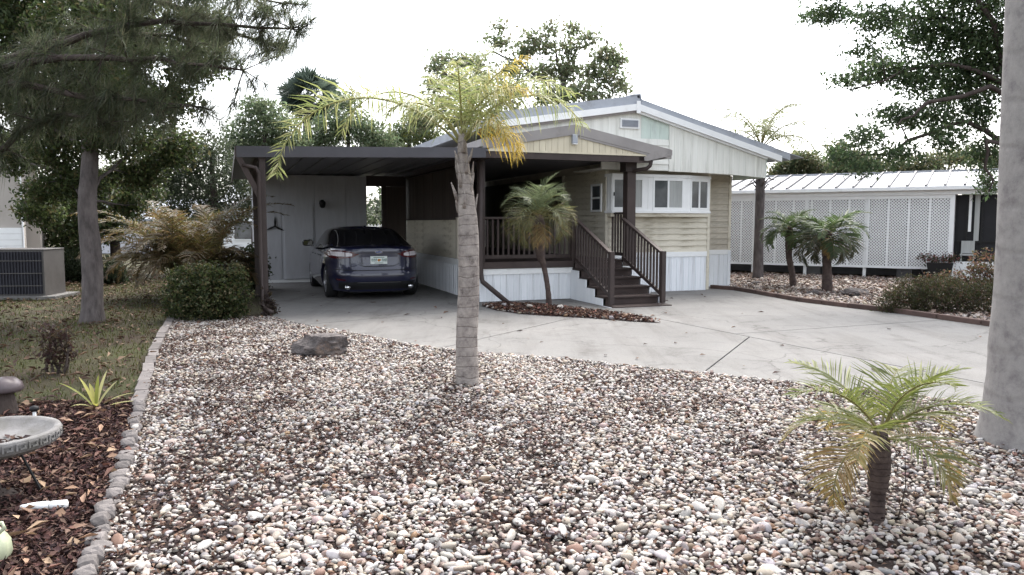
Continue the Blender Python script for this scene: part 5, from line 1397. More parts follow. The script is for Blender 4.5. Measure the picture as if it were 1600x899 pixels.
MB().box(-2.0, XR, 1.6, 3.8, 0.0, 0.5).build('foundation', M['block'], lat)
for x in (-0.4, 2.4, 4.9): MB().box(x, x + .40, 0.55, 0.95, 0, 0.5).build('pier', M['block'], lat)
npan = 12; pw = NL / npan
for k in range(-2, npan):
    x0 = k * pw; mb = MB(); a0, a1 = x0 + 0.035, x0 + pw - 0.035; w = a1 - a0; h = mid_z1 - mid_z0
    st = 0.084
    for sgn, yy in ((1, 0.0), (-1, 0.009)):
        c = -h if sgn > 0 else 0.0
        while c < w + (h if sgn < 0 else 0):
            # line x = c + sgn*t, t in [0,h]
            t0, t1 = 0.0, h
            if sgn > 0: t0 = max(t0, -c); t1 = min(t1, w - c)
            else: t0 = max(t0, c - w); t1 = min(t1, c)
            if t1 - t0 > 0.02:
                p = (a0 + c + sgn*t0, mid_z0 + t0); q = (a0 + c + sgn*t1, mid_z0 + t1); hw = 0.0185
                mb.add([(p[0]-hw, yy, p[1]), (p[0]+hw, yy, p[1]), (q[0]+hw, yy, q[1]), (q[0]-hw, yy, q[1]), (p[0]-hw, yy+.008, p[1]), (p[0]+hw, yy+.008, p[1]), (q[0]+hw, yy+.008, q[1]), (q[0]-hw, yy+.008, q[1])], [(0, 1, 2, 3), (7, 6, 5, 4), (0, 3, 7, 4), (1, 5, 6, 2)])
            c += st
    mb.build('lattice_panel', M['lattice'], lat)
    MB().box(x0 - .035, x0 + .034, -0.004, 0.02, mid_z0, mid_z1).build('lattice_strip', M['lattice'], lat)
MB().box(-2*pw, NL, -0.014, 0.022, mid_z0 - 0.06, mid_z0).build('lattice_bottom_rail', M['lattice'], lat)
MB().box(-2*pw, NL, -0.014, 0.022, mid_z1, mid_z1 + 0.10).build('lattice_top_rail', M['lattice'], lat)
MB().box(NL - .05, NL + .07, -0.02, 0.08, 0.0, 2.42).build('corner_post', M['white'], lat)
for x in (0.9, 2.45, 4.1): MB().box(x - .04, x + .04, 0.03, 0.11, 0.0, mid_z1).build('post', M['white'], lat)
MB().box(-2*pw - .2, XR, -0.06, 0.10, 2.37, 2.49).build('beam', M['white'], lat)
MB().box(-2*pw - .3, XR, -0.22, -0.08, 2.49, 2.60).build('gutter', M['white'], lat, bevel=.01)
# roof with standing seams
ez, rz_, rd = 2.56, 3.12, 2.6
nr = 22; rw = (XR + 2*pw + .3) / nr
for k in range(nr):
    x0 = -2*pw - .3 + k * rw
    MB().slab([(x0 + .002, -.20, ez), (x0 + rw - .002, -.20, ez), (x0 + rw - .002, rd, rz_), (x0 + .002, rd, rz_)], (0, 0, .03)).build('roof_sheet', M['white_roof'], lat)
    MB().slab([(x0 - .03, -.205, ez + .031), (x0 + .03, -.205, ez + .031), (x0 + .03, rd, rz_ + .031), (x0 - .03, rd, rz_ + .031)], (0, 0, .05)).build('roof_seam', M['seam'], lat)
    MB().slab([(x0 + .002, rd, rz_), (x0 + rw - .002, rd, rz_), (x0 + rw - .002, rd + 2.6, ez), (x0 + .002, rd + 2.6, ez)], (0, 0, .03)).build('roof_sheet', M['white_roof'], lat)
MB().box(-2*pw - .3, XR, rd - .08, rd + .08, rz_ + .02, rz_ + .07).build('ridge_cap', M['white_roof'], lat)
# dark screened room at the right end
MB().box(NL + .08, XR, 0.30, 1.5, 0.55, 2.36).build('screen_wall', M['screen'], lat)
MB().box(NL + .08, XR, 0.05, 1.58, 0.0, 0.53).build('room_base', M['white'], lat)
for x in (NL + .36, NL + .72, NL + 1.5): MB().box(x - .025, x + .025, 0.255, 0.298, 0.55, 2.36).build('screen_frame', M['black'], lat)
MB().box(NL + .09, XR, 0.25, 0.299, 1.05, 1.10).build('screen_rail', M['black'], lat)
MB().box(NL + .40, NL + .47, 0.24, 0.254, 1.35, 2.36).build('curtain', M['white'], lat)
MB().box(NL + .54, NL + .66, 0.24, 0.254, 1.10, 2.36).build('curtain', M['curtain'], lat)
ch = thing('garden_chair', 'pale garden chair dimly seen in front of the dark screened room', 'chair', NA0 + nd * (NL + .42) + Vector((-nd.y, nd.x, 0)) * .12, nyaw)
MB().box(-.16, .16, 0.06, 0.10, .76, 1.10).build('backrest', M['curtain'], ch)
MB().box(-.18, .18, -.06, .06, .70, .745).build('seat', M['curtain'], ch)
for sx in (-.16, .13): MB().box(sx, sx + .03, -.05, -.02, .535, .70).build('leg', M['curtain'], ch); MB().box(sx, sx + .03, .06, .09, .535, .76).build('leg', M['curtain'], ch)
# potted plant by the corner post
b = at(1468, 431, 21.0); b.z = 0.0
pot = thing('potted_plant', 'dark square planter with trailing flowers by the lattice corner', 'potted plant', b, nyaw)
MB().hexa([(-.26, -.16, .14), (.26, -.16, .14), (.26, .16, .14), (-.26, .16, .14)], [(-.32, -.2, .50), (.32, -.2, .50), (.32, .2, .50), (-.32, .2, .50)]).build('pot', M['black'], pot)
MB().box(-.2, .2, -.14, .14, 0, .14).build('pot_stand', M['black'], pot)
V, Fc, C_ = leaf_cloud([((-.15, 0, .58), (.25, .18, .12)), ((.15, 0, .6), (.25, .18, .12)), ((-.42, 0, .66), (.12, .1, .08)), ((.35, 0, .6), (.15, .1, .1))], 700, .06, [(0.05, 0.06, 0.03), (0.22, 0.10, 0.10), (0.08, 0.06, 0.04)], 3)
link('foliage', np_mesh('foliage', V, Fc, C_), M['leaf'], pot)

# ------------------------------------------------------------------ neighbour on the left, air conditioner
M['stucco'] = surf('beige_stucco', (0.42, 0.385, 0.35), (0.37, 0.34, 0.31), rough=0.85, scale=2, bump=.3, dirt=(.3, .27, .24))
lh = at(38, 400, 18.5); lh.z = 0
nb_ = thing('stucco_house', 'beige stucco house behind the air conditioner at the left edge', 'house', lh, R(29))
MB().box(-6.0, 0.0, 0.0, 8.0, 0, 3.35).build('wall', M['stucco'], nb_)
MB().box(0.0, 0.30, 1.2, 5.0, 0, 2.7).build('chimney_breast', M['stucco'], nb_)
for k in range(4): MB().box(-6.0, -0.02, -0.06, -0.004, .90 + .145 * k, 1.04 + .145 * k).build('shutter_slat', M['white'], nb_)
MB().slab([(-6.4, -.5, 3.35 + 1.6), (0.75, -.5, 3.30), (0.75, -.5, 3.45), (-6.4, -.5, 3.35 + 1.76)], (0, 9.0, 0)).build('roof', M['roof_grey'], nb_)
MB().box(-.01, .02, -.09, .03, 0.0, 3.35).build('corner_trim', M['white'], nb_)
acb = gnd(58, 468)
ac = thing('air_conditioner', 'dark louvred air conditioner on a concrete pad by the left house', 'air conditioner', acb, R(6))
MB().box(-1.02, .42, -.12, 1.02, 0.0, .07).build('pad', M['concrete'], ac)
M['ac_side'] = surf('grey_brown_metal', (0.105, 0.098, 0.094), (0.08, 0.075, 0.072), rough=.5, dirt=(.06, .053, .05))
M['ac_dark'] = surf('dark_coil', (0.030, 0.030, 0.040), (0.018, 0.018, 0.024), rough=.6)
MB().box(-.98, .17, .0, .90, .072, 1.02).build('casing', M['ac_side'], ac)
MB().box(-.99, .18, -.012, .91, 1.021, 1.05).build('top_cover', M['ac_side'], ac, bevel=.01)
MB().box(-.94, .13, -.012, -.001, .12, .99).build('coil', M['ac_dark'], ac)
for k in range(18):
    x = -.93 + k * .06; MB().box(x, x + .022, -.035, -.013, .11, 1.0).build('louvre', M['ac_dark'], ac)
for k in range(3): MB().box(-.95, .14, -.045, -.036, .28 + .26 * k, .295 + .26 * k).build('guard_wire', M['ac_side'], ac)

# ------------------------------------------------------------------ far houses seen between the trunks
def far_house(label, px0, px1, pyb, pyt, Y, wall, roofm, wins, seed):
    a = at(px0, pyb, Y); c = at(px1, pyb, Y); zt = at(px0, pyt, Y).z; w = c.x - a.x
    t = thing('distant_house', label, 'house', (a.x, Y, 0), 0)
    MB().box(0, w, 0, 5, 0, zt).build('wall', wall, t)
    MB().slab([(-.3, -.3, zt), (w + .3, -.3, zt), (w + .3, 2.5, zt + 1.1), (-.3, 2.5, zt + 1.1)], (0, 0, .1)).build('roof', roofm, t)
    for (x0, x1, z0, z1) in wins:
        f = MB().box(w*x0 - .06, w*x1 + .06, -.05, -.002, zt*z0 - .06, zt*z1 + .06).build('window', M['white'], t)
        MB().box(w*x0, w*x1, -.06, -.051, zt*z0, zt*z1).build('pane', M['glass'], f)
    return t
M['pale_wall'] = surf('pale_grey_wall', (0.52, 0.52, 0.55), (0.46, 0.46, 0.49), rough=.7)
far_house('pale grey house far behind the areca palm and left trees', 150, 290, 400, 345, 40, M['pale_wall'], M['roof_grey'], [(.55, .68, .4, .8), (.2, .32, .4, .8)], 1)
far_house('white house glimpsed far behind left of the carport post', 350, 440, 395, 322, 36, M['white'], M['white_roof'], [(.2, .5, .35, .7)], 2)
pk = thing('picket_fence', 'white picket fence seen through the gap beside the shed', 'fence', at(560, 385, 34) - Vector((0, 0, at(560, 385, 34).z)), 0)
for k in range(34):
    x = k * .14; MB().add([(x, 0, .1), (x + .09, 0, .1), (x + .09, 0, 1.45), (x + .045, 0, 1.53), (x, 0, 1.45), (x, .02, .1), (x + .09, .02, .1), (x + .09, .02, 1.45), (x + .045, .02, 1.53), (x, .02, 1.45)], [(0, 1, 2, 3, 4), (9, 8, 7, 6, 5), (0, 5, 6, 1), (1, 6, 7, 2), (2, 7, 8, 3), (3, 8, 9, 4), (4, 9, 5, 0)]).build('picket', M['white'], pk)
for z in (.4, 1.15): MB().box(-.1, 4.9, .021, .06, z, z + .08).build('rail', M['white'], pk)

# ------------------------------------------------------------------ trees
OAK = [(0.062, 0.084, 0.034), (0.050, 0.071, 0.029), (0.080, 0.100, 0.040), (0.092, 0.085, 0.044), (0.043, 0.060, 0.028)]
def cl_px(lst, Y, j=0.0, seed=0):
    r = np.random.default_rng(seed); out = []
    for px, py, rpx, rpy, *dy in lst:
        y = Y + (dy[0] if dy else 0) + r.normal() * j
        c = at(px, py, y); k = y / F_PX
        out.append((tuple(c), (rpx*k, max(rpx, rpy)*k*.9, rpy*k)))
    return out
# left lawn tree
b = gnd(143, 503); Y = b.y
tr = [b + Vector((0, 0, -.05)), b + Vector((0.03, 0, .25)), b + Vector((0.05, 0, 1.0)), b + Vector((.02, 0, 1.9)), b + Vector((.05, .1, 2.7)), b + Vector((.0, .15, 3.4)), b + Vector((.1, .2, 4.6))]
lm = [[tr[4], at(60, 180, Y + .4), at(-60, 90, Y + .8)], [tr[4], at(210, 190, Y - .3), at(300, 120, Y - .6)], [tr[5], at(110, 60, Y - .8), at(60, -60, Y - 1.2)], [tr[5], at(230, 90, Y + 1), at(330, 40, Y + 1.4)], [tr[3], at(190, 250, Y + .5), at(270, 215, Y + .8)], [tr[3], at(90, 270, Y + .6), at(20, 240, Y + 1)], [tr[6], at(180, -20, Y), at(260, -120, Y)]]
cl = cl_px([(40, 60, 70, 60), (130, 40, 75, 60, -.8), (60, 150, 75, 55, .4), (150, 130, 70, 50), (210, 60, 60, 50, .8), (100, 220, 60, 45, .6), (180, 210, 60, 40, .3), (250, 160, 55, 40, -.4), (20, 240, 45, 35, 1), (270, 230, 45, 32, .8), (300, 100, 45, 35, -.6), (120, 285, 50, 28, .8), (70, 300, 35, 22, 1), (215, 270, 40, 26, .6), (-50, 120, 70, 60), (320, 45, 45, 32, 1.2), (-40, 0, 80, 60), (200, -30, 80, 50), (90, -50, 90, 60), (290, -60, 70, 50), (60, 330, 35, 22, 1.5), (200, 320, 28, 20, 1.0), (180, 150, 50, 40, -.8)], Y, .2, 5)
make_tree('lawn_tree', 'dark leafy tree with grey trunk on the lawn by the air conditioner', b, tr, [.21, .165, .15, .14, .12, .10, .05], lm, cl, 105000, 0.072, OAK, 41, twig=8)
# pine at the left edge: long needles
b = gnd(-45, 560); Y = b.y
pine = thing('pine_tree', 'pine with long needles hanging over the top left corner', 'tree', b, 0, None, b)
pt = [b + Vector((0, 0, -.05)), b + Vector((-.05, 0, 1)), b + Vector((0.0, 0, 2.2)), b + Vector((.1, 0, 3.3)), b + Vector((.1, 0, 4.8)), b + Vector((.15, 0, 6.5))]
rough_trunk(pt, [.20, .15, .13, .12, .10, .05], 14, 4, amp=.05).build('trunk', M['bark_dark'], pine, smooth=True)
rp_ = np.random.default_rng(52)
limb_t = [(pt[3], (200, 40), (455, 45), -.6), (pt[3], (160, 90), (380, 110), -1.2), (pt[4], (220, -30), (440, 5), -.4), (pt[3], (120, 150), (300, 165), -.9), (pt[4], (180, -60), (360, -40), -1.5), (pt[2], (60, 190), (170, 190), -.4), (pt[3], (150, 50), (330, 70), .8), (pt[4], (300, 20), (420, 80), .4)]
tufts = []
for p0, m_, e, dy in limb_t:
    pts = wob(p0, at(*m_, Y + dy * .5), 4, .05, rp_)[:-1] + wob(at(*m_, Y + dy * .5), at(*e, Y + dy), 5, .05, rp_)
    MB().tube(pts, [.05 * (1 - .8 * k / (len(pts)-1)) for k in range(len(pts))], 6).build('limb', M['bark_dark'], pine, smooth=True)
    mb = MB()
    for k in range(1, len(pts)):
        for _ in range(6 if k > 3 else 4):
            s = pts[k]; d = Vector((rp_.normal() + .3, rp_.normal(), rp_.normal() * .5 - .05)).normalized(); L = rp_.uniform(.12, .38)
            mb.tube([s, s + d * L], [.008, .004], 4); tufts.append((s + d * L, d)); tufts.append((s + d * L * .55, d))
        tufts.append((pts[k], (pts[k] - pts[k-1]).normalized()))
    mb.build('twigs', M['bark_dark'], pine)['kind'] = 'stuff'
V = []; C_ = []
for c, d in tufts:
    n = 32
    dirs = rp_.normal(size=(n, 3)) * .75 + np.array(d) * .8; dirs /= np.linalg.norm(dirs, axis=1)[:, None]; dirs[:, 2] -= .18
    L = rp_.uniform(.18, .34, n)[:, None]; c = np.array(c) + rp_.normal(0, .015, (n, 3))
    e = c + dirs * L; s = np.cross(dirs, [0.3, 0.2, 1.0]); s /= np.linalg.norm(s, axis=1)[:, None]; s *= .0042
    V.append(np.stack([c - s, c + s, e], 1).reshape(-1, 3)); C_.append(np.repeat(vary(rp_, [(0.072, 0.088, 0.050), (0.056, 0.068, 0.045), (0.088, 0.088, 0.058)], n), 3, 0))
V = np.concatenate(V); C_ = np.concatenate(C_)
link('needles', np_mesh('needles', shift(V, b), np.arange(len(V)).reshape(-1, 3), C_), M['leaf'], pine)
# right oak reaching in from behind the thick palm
b = at(1605, 460, 15.0); b.z = 0; Y = 15.0
tr = [b + Vector((0, 0, -.05)), b + Vector((0, 0, .3)), b + Vector((.1, 0, 1.6)), b + Vector((0, 0, 2.8)), b + Vector((-.2, 0, 4.0)), b + Vector((-.1, 0, 5.5))]
lm = [[tr[3], at(1510, 190, Y), at(1400, 235, Y), at(1310, 255, Y)], [tr[4], at(1480, 100, Y), at(1330, 140, Y)], [tr[4], at(1490, 30, Y + .5), at(1280, 20, Y + .5)], [tr[4], at(1480, -60, Y), at(1350, -90, Y)], [tr[3], at(1540, 220, Y - .5), at(1545, 300, Y - .5)], [tr[4], at(1450, 160, Y - .6), at(1400, 200, Y - .8)]]
cl = cl_px([(1510, 60, 55, 60), (1440, 50, 55, 40), (1370, 30, 45, 25), (1300, 20, 40, 14, .5), (1265, 28, 18, 8, .5), (1500, 140, 55, 50), (1430, 120, 50, 30), (1370, 110, 45, 20), (1320, 128, 30, 10), (1460, 185, 45, 24), (1400, 180, 45, 18), (1350, 215, 40, 14), (1310, 245, 30, 12), (1400, 240, 40, 14, -.4), (1350, 262, 30, 10, -.4), (1540, 100, 40, 60), (1535, 240, 18, 34, -.5), (1545, 285, 14, 22, -.5), (1480, 215, 30, 20, -.6), (1500, -20, 80, 50), (1400, -60, 70, 40), (1600, 0, 70, 60), (1650, 120, 60, 60), (1300, -30, 50, 26), (1700, 40, 80, 80), (1350, 80, 30, 8), (1530, 180, 30, 24)], Y, .35, 6)
make_tree('oak_tree', 'spreading dark oak reaching in from the upper right', b, tr, [.34, .26, .22, .2, .16, .08], lm, cl, 46000, 0.09, [(0.060, 0.092, 0.044), (0.072, 0.108, 0.052), (0.050, 0.075, 0.040), (0.10, 0.125, 0.062)], 43, bark='bark_dark', aspect=.4, twig=8)
# leafy tree behind the mobile home
Y = 31.0; b = at(900, 400, Y); b.z = 0
tr = [b, b + Vector((0, 0, 1.5)), b + Vector((.1, 0, 4)), at(890, 190, Y), at(880, 130, Y)]
lm = [[tr[3], at(940, 130, Y), at(975, 90, Y)], [tr[3], at(840, 120, Y), at(770, 80, Y), at(780, 45, Y)], [tr[4], at(870, 90, Y), at(865, 50, Y)], [tr[4], at(900, 80, Y), at(915, 55, Y)], [tr[3], at(800, 170, Y), at(700, 120, Y), at(680, 95, Y)], [tr[2], at(760, 200, Y), at(690, 190, Y)]]
cl = cl_px([(780, 42, 12, 9), (765, 60, 12, 8), (785, 68, 14, 10), (830, 58, 12, 14), (820, 80, 18, 12), (860, 45, 16, 12), (850, 75, 20, 14), (895, 48, 14, 12), (885, 75, 22, 14), (920, 60, 16, 12), (940, 85, 22, 14), (960, 95, 18, 16), (930, 115, 28, 16), (960, 125, 20, 14), (890, 110, 30, 18), (850, 115, 30, 18), (900, 145, 30, 16), (940, 150, 26, 12), (860, 150, 30, 18), (690, 95, 20, 12), (680, 108, 14, 12), (720, 95, 20, 12), (745, 100, 22, 14), (710, 125, 24, 14), (755, 125, 26, 14), (800, 110, 24, 16), (800, 145, 30, 18), (680, 135, 22, 12), (735, 150, 30, 16), (690, 165, 24, 16), (660, 190, 26, 18), (720, 190, 30, 18), (780, 180, 30, 16), (840, 180, 30, 14), (975, 138, 12, 8)], Y, .6, 7)
make_tree('back_tree', 'tall leafy tree with open crown behind the mobile home', b, tr, [.3, .25, .2, .16, .1], lm, cl, 17000, 0.15, [(0.15, 0.185, 0.10), (0.13, 0.16, 0.09), (0.18, 0.20, 0.12), (0.16, 0.15, 0.10)], 45, aspect=.55, spread=2.4, shell=.6)  # leaf colours lightened to stand in for haze over distance
# cabbage palm head behind the carport
Y = 33.0; b = at(482, 400, Y); b.z = 0
sp = thing('cabbage_palm', 'round blue green palm head above the carport roof', 'palm tree', b, 0, None, b)
hc = at(482, 150, Y)
rough_trunk([b, b + Vector((0, 0, 2)), b + Vector((0, 0, 4)), hc], [.24, .2, .19, .16], 12, 3, amp=.05).build('trunk', M['bark'], sp, smooth=True)
rs = np.random.default_rng(8)
for i in range(120):                      # fan leaves: ribs radiating from a stalk
    d = rs.normal(size=3); d[2] = d[2] * .85 + .12; d /= np.linalg.norm(d); s = np.cross(d, [0, 0, 1.0]); s /= np.linalg.norm(s) + 1e-6; nn = np.cross(s, d); tw_ = rs.uniform(-1.5, 1.5); s, nn = s * math.cos(tw_) + nn * math.sin(tw_), nn * math.cos(tw_) - s * math.sin(tw_)
    L0 = rs.uniform(.45, .95); c = np.array(hc) + d * L0; V = []; F3 = []
    V += [np.array(hc) - s * .012, np.array(hc) + s * .012, c]; F3.append((0, 1, 2))
    for k in range(17):
        a = R(-105 + 210 * k / 16); e = c + (d * math.cos(a) + s * math.sin(a)) * rs.uniform(.6, .8) * (1 - .2 * abs(math.sin(a))) - np.array([0, 0, .10 * rs.uniform(0, 1)])
        w = (-d * math.sin(a) + s * math.cos(a)) * .035; m_ = (c + e) / 2
        n0 = len(V); V += [c, m_ - w + nn * .02, e, m_ + w]; F3 += [(n0, n0+1, n0+2), (n0, n0+2, n0+3)]
    link('fan_leaf', np_mesh('fan_leaf', shift(np.array(V), b), np.array(F3), vary(rs, [(0.055, 0.075, 0.06), (0.07, 0.09, 0.07), (0.045, 0.06, 0.05)], 1).repeat(len(V), 0)), M['leaf'], sp)
# green masses behind the carport, one tree each
BG = [(0.11, 0.145, 0.085), (0.09, 0.125, 0.075), (0.14, 0.17, 0.095), (0.12, 0.14, 0.08)]
def simple_tree(label, px, Y, lst, n, size, cols, seed, group=None, rad=.16, name='background_tree'):
    b = at(px, 400, Y); b.z = 0
    cl = cl_px(lst, Y, .4, seed); top = Vector(cl[0][0])
    tr = [b, b + Vector((0, 0, 1.2)), (b + top) * .5 + Vector((0, 0, .2)), top]
    return make_tree(name, label, b, tr, [rad, rad*.8, rad*.65, rad*.3], [], cl, n, size, cols, seed, group, bark='bark_dark', nseg=8)
simple_tree('dense rounded green tree behind the left end of the carport', 400, 27, [(415, 185, 45, 28), (380, 205, 32, 22), (440, 200, 35, 24), (365, 225, 24, 14), (400, 165, 30, 14), (450, 225, 40, 18), (405, 225, 50, 20), (380, 250, 40, 22)], 11000, 0.11, BG, 61, 'trees behind the carport')
simple_tree('second green tree behind the middle of the carport roof', 540, 29, [(545, 195, 42, 26), (510, 205, 35, 22), (580, 210, 35, 20), (540, 160, 30, 18), (500, 225, 40, 16), (590, 228, 40, 14)], 9000, 0.12, BG, 62, 'trees behind the carport')
simple_tree('small green tree right of the carport middle against the sky', 640, 32, [(640, 205, 28, 20), (620, 220, 26, 14), (665, 215, 28, 18), (655, 180, 20, 14), (600, 225, 24, 12)], 6000, 0.12, BG + OLIVE, 63, 'trees behind the carport')
simple_tree('grey green tree filling the gap left of the carport', 340, 24, [(330, 235, 40, 30), (290, 250, 45, 30), (365, 275, 40, 32), (310, 290, 50, 34), (260, 280, 40, 34), (390, 310, 30, 34), (240, 240, 34, 28), (350, 330, 40, 34), (280, 330, 44, 34)], 16000, 0.10, [(0.055, 0.07, 0.042), (0.045, 0.058, 0.036), (0.075, 0.085, 0.055)], 64)
simple_tree('dark leafy tree beyond the lawn behind the tree trunk', 180, 22, [(150, 300, 60, 40), (90, 320, 50, 40), (200, 290, 45, 34), (120, 360, 50, 34), (60, 370, 34, 34), (175, 350, 45, 30), (230, 300, 30, 34), (110, 400, 40, 26), (70, 410, 26, 20)], 15000, 0.11, OAK, 65)
for px, py, rx, rz, Y, lab, cols, s in [(120, 415, 34, 30, 21, 'dark evergreen bush behind the air conditioner', [(0.03, 0.042, 0.022), (0.04, 0.052, 0.028)], 71), (170, 425, 26, 24, 20, 'dark bush right behind the lawn tree trunk', [(0.03, 0.042, 0.022), (0.05, 0.052, 0.03)], 72), (395, 415, 22, 34, 18, 'dark bush at the left side of the carport post', [(0.045, 0.06, 0.03), (0.06, 0.07, 0.035)], 73)]:
    c = at(px, py, Y); k = Y / F_PX
    shrub('bush', lab, Vector((c.x, c.y, 0)), [((c.x, c.y, c.z), (rx*k, rx*k, rz*k)), ((c.x + rx*k*.4, c.y, max(.2, c.z - rz*k*.6)), (rx*k*.7, rx*k*.7, rz*k*.6)), ((c.x - rx*k*.4, c.y, max(.2, c.z - rz*k*.5)), (rx*k*.7, rx*k*.7, rz*k*.6))], 3600, .075, cols, s)
# trees beyond the lattice house
RB = [(0.075, 0.095, 0.05), (0.06, 0.08, 0.042), (0.10, 0.105, 0.055), (0.12, 0.11, 0.06)]
for i, (lab, px, Y, lst) in enumerate([
    ('olive tree just right of the mobile home roof', 1235, 34, [(1235, 262, 24, 16), (1215, 275, 16, 12), (1255, 250, 18, 12), (1275, 262, 22, 14), (1240, 285, 30, 12)]),
    ('tree beyond the middle of the lattice roof', 1330, 37, [(1330, 250, 30, 16), (1300, 265, 26, 14), (1360, 262, 30, 14), (1310, 235, 18, 12), (1340, 280, 40, 12)]),
    ('tree beyond the right end of the lattice roof', 1450, 36, [(1440, 255, 34, 14), (1480, 250, 30, 14), (1410, 262, 28, 12), (1510, 245, 26, 16), (1450, 275, 50, 12), (1560, 250, 30, 20)])]):
    simple_tree(lab, px, Y, lst, 7000, .15, RB, 81 + i, 'trees beyond the lattice house')
# far tree belt closing the view
r = np.random.default_rng(91); cls = []
for k in range(150):
    a = R(-62 + 124 * k / 149); Y = r.uniform(62, 78); h = r.uniform(1.6, 3.2)
    cls.append(((Y * math.tan(a), Y, h * .9), (r.uniform(2.0, 3.4), 2.0, h)))
V, Fc, C_ = leaf_cloud(cls, 60000, .5, [(0.06, 0.075, 0.045), (0.05, 0.065, 0.04), (0.08, 0.09, 0.06)], 92, spread=1.2, shell=.5)
V[:, 2] = np.maximum(V[:, 2], 0)
tag(link('distant_trees', np_mesh('distant_trees', V, Fc, C_), M['leaf']), 'far belt of trees along the horizon', None, None, 'stuff')

# ------------------------------------------------------------------ rocks and garden things
def rock(name, label, base, size, seed, group=None):
    V, Fc = ico(4, seed, .16); r = np.random.default_rng(seed); d = r.normal(size=(7, 3)); ph = r.uniform(0, 6, 7)
    V = V * (1 + .05 * np.sin(V @ (d.T * 4) + ph).sum(1) / 2 + .025 * np.sin(V @ (d.T * 11) + ph).sum(1))[:, None]
    V[:, 2] = np.where(V[:, 2] > .72, .72 + (V[:, 2] - .72) * .3, V[:, 2])
    V = V * np.array(size) + np.array([0, 0, size[2] * .55])
    o = link(name, np_mesh(name, V, Fc, smooth=True), M['rock']); o.location = base
    o.data.set_sharp_from_angle(angle=R(35))
    return tag(o, label, 'rock', group)
rock('boulder', 'flat topped grey boulder on the gravel near the driveway edge', gnd(500, 556), (.32, .22, .20), 4)
rock('boulder', 'grey boulder in the leafy bed below the lattice', gnd(1336, 464), (.28, .22, .13), 9)
rock('boulder', 'low dark stone at the foot of the tall slim palm', gnd(1183, 445), (.22, .16, .07), 13)
rock('boulder', 'small dark stone left of the right hand lattice palm', gnd(1276, 461), (.2, .15, .07), 14)
# bird bath
b = Vector((-2.99, 4.30, 0)); BZ = 0.375
M['cast_stone'] = surf('mossy_cast_stone', (0.21, 0.205, 0.205), (0.12, 0.115, 0.11), rough=.9, scale=8, bump=.6, bscale=50, dirt=(.11, .105, .09), dirt_scale=5, dirt_lo=.48)
bb = thing('bird_bath', 'shallow cast stone bird bath with key pattern rim in the mulch', 'bird bath', b)
MB().lathe([(.05, -.10), (.17, -.095), (.27, -.07), (.335, -.04), (.352, -.032), (.362, .030), (.357, .038), (.330, .038), (.318, .026), (.28, -.01), (.2, -.035), (.1, -.045), (0.0, -.047)], 56, (0, 0, BZ)).build('basin', M['cast_stone'], bb, smooth=True)
nk = 34
for k in range(nk):
    a = 2*math.pi*k/nk; 
    def kb(da, z0, dz, dw, a=a):
        p = Vector((math.cos(a + da), math.sin(a + da), 0)); tdir = Vector((-p.y, p.x, 0)); c = p * .3595 + Vector((0, 0, BZ + z0))
        return [c - tdir*dw - Vector((0, 0, dz)), c + tdir*dw - Vector((0, 0, dz)), c + tdir*dw + Vector((0, 0, dz)), c - tdir*dw + Vector((0, 0, dz))], p * .006
    mb = MB()
    for args in ((0, .018, .005, .026), (-.06, .002, .018, .005), (.03, -.008, .005, .017), (.055, .0, .010, .005)): mb.slab(*kb(*args))
    mb.build('key_motif', M['cast_stone'], bb)
MB().lathe([(.16, 0), (.15, .03), (.05, .06), (.035, .15), (.06, .25), (.10, BZ - .10)], 20).build('pedestal', M['bark_dark'], bb, smooth=True)
for k in range(3):
    a = R(20 + 120 * k); MB().tube([(.26 * math.cos(a), .26 * math.sin(a), 0), (.15 * math.cos(a), .15 * math.sin(a), BZ - .1)], .008, 6).build('leg', M['black'], bb)
P_ = RNG.normal(0, .11, (60, 2)); P_ = P_[np.hypot(P_[:, 0], P_[:, 1]) < .2]
o = flakes('basin_litter', P_, BZ - .045, .06, .025, MULCH + LITTER, 95, M['leaf_dry'], bb, kind='stuff', zjit=.02)
# white turned stake lying on the mulch
b = gnd(68, 803); st_ = thing('turned_stake', 'pale turned garden stake lying on the mulch', 'stake', b + Vector((0, 0, .045)), R(12))
MB().tube([(-.125, 0, 0), (-.115, 0, 0), (-.07, 0, 0), (-.04, 0, 0)], [.006, .012, .019, .022], 14).build('tip', M['white'], st_, smooth=True)
for x0, x1 in ((-.038, .03), (.036, .122)): MB().tube([(x0, 0, 0), (x0 + .004, 0, 0), (x1 - .004, 0, 0), (x1, 0, 0)], [.019, .024, .025, .020], 14).build('segment', M['white'], st_, smooth=True)
MB().tube([(-.04, 0, 0), (.12, 0, 0)], .017, 10).build('core', M['curtain'], st_)
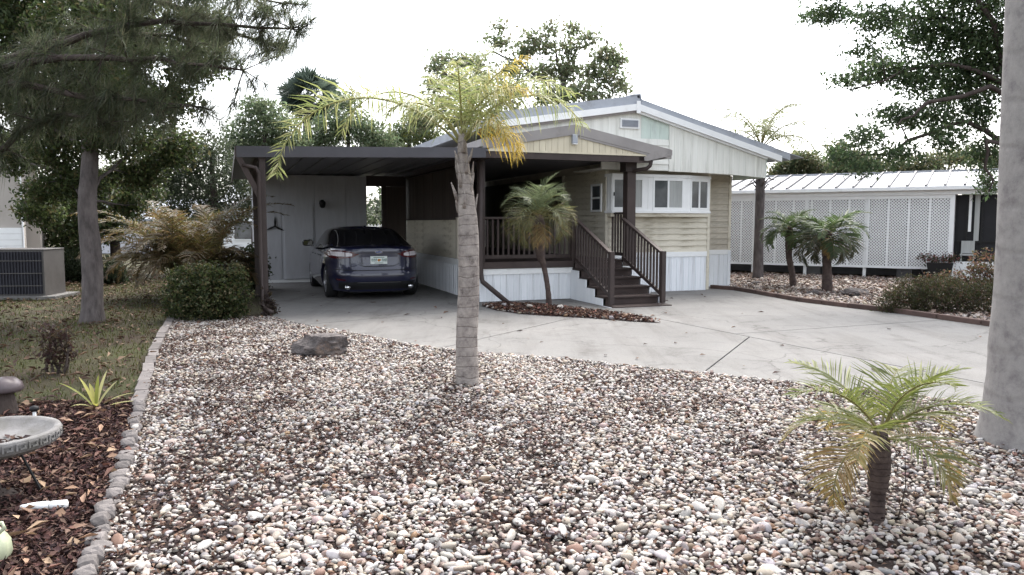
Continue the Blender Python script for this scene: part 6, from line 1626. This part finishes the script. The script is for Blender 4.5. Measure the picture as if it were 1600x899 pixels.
# glazed urn at the corner
b = Vector((-2.47, 3.45, -.02)); M['glaze'] = surf('pale_green_glaze', (0.40, 0.43, 0.31), (0.30, 0.33, 0.22), rough=.35, scale=5, stretch=(6, 6, .6), bump=.1)
ur = thing('glazed_urn', 'pale green ribbed urn cut off by the left edge', 'urn', b)
pr = [(0.05, 0), (.10, .02), (.125, .08), (.12, .14), (.085, .19), (.05, .205), (.05, .22), (.06, .225), (.055, .23), (.03, .2)]
mb = MB().lathe(pr, 48); mb.v = [(x*(1 + .03*math.cos(12*math.atan2(y, x))), y*(1 + .03*math.cos(12*math.atan2(y, x))), z) for x, y, z in mb.v]; mb.build('body', M['glaze'], ur, smooth=True)
MB().tube([(.085, 0, .18), (.12, 0, .21), (.11, 0, .235), (.055, 0, .22)], .009, 8).build('handle', M['glaze'], ur, smooth=True)
# mushroom shaped ornament and little stake lamp
b = gnd(10, 652); mu = thing('garden_ornament', 'small dark garden ornament with rounded top behind the bird bath', 'ornament', b)
MB().lathe([(.085, 0), (.09, .05), (.075, .14), (.06, .20), (.065, .24)], 20).build('stem', M['bark_dark'], mu, smooth=True)
M['tinted_cap'] = surf('dark_glaze_pink_tint', (0.13, 0.105, 0.11), (0.06, 0.05, 0.052), rough=.3, scale=9)  # dark cap, some pinkish highlight mixed into its colour
MB().lathe([(.06, .225), (.12, .215), (.14, .235), (.125, .285), (.08, .325), (0, .34)], 24).build('cap', M['tinted_cap'], mu, smooth=True)
b = gnd(55, 668); sl = thing('stake_lamp', 'tiny white stake lamp with black cap behind the bird bath', 'lamp', b)
MB().tube([(0, 0, 0), (0, 0, .13)], .013, 10).build('stake', M['white'], sl, smooth=True)
MB().lathe([(.0, .175), (.03, .165), (.035, .14), (.02, .128), (.0, .128)], 14).build('cap', M['black'], sl, smooth=True)
# vine tangle at the foot of the carport post
b = W(-4.0, -0.6) ; shrub('post_vine', 'dark withered vine tangle at the foot of the carport post', b, [((b.x, b.y, .12), (.14, .12, .14)), ((b.x - .03, b.y, .35), (.06, .06, .16))], 420, .05, [(0.05, 0.035, 0.035), (0.08, 0.06, 0.05), (0.06, 0.05, 0.03)], 97, cat='vine')
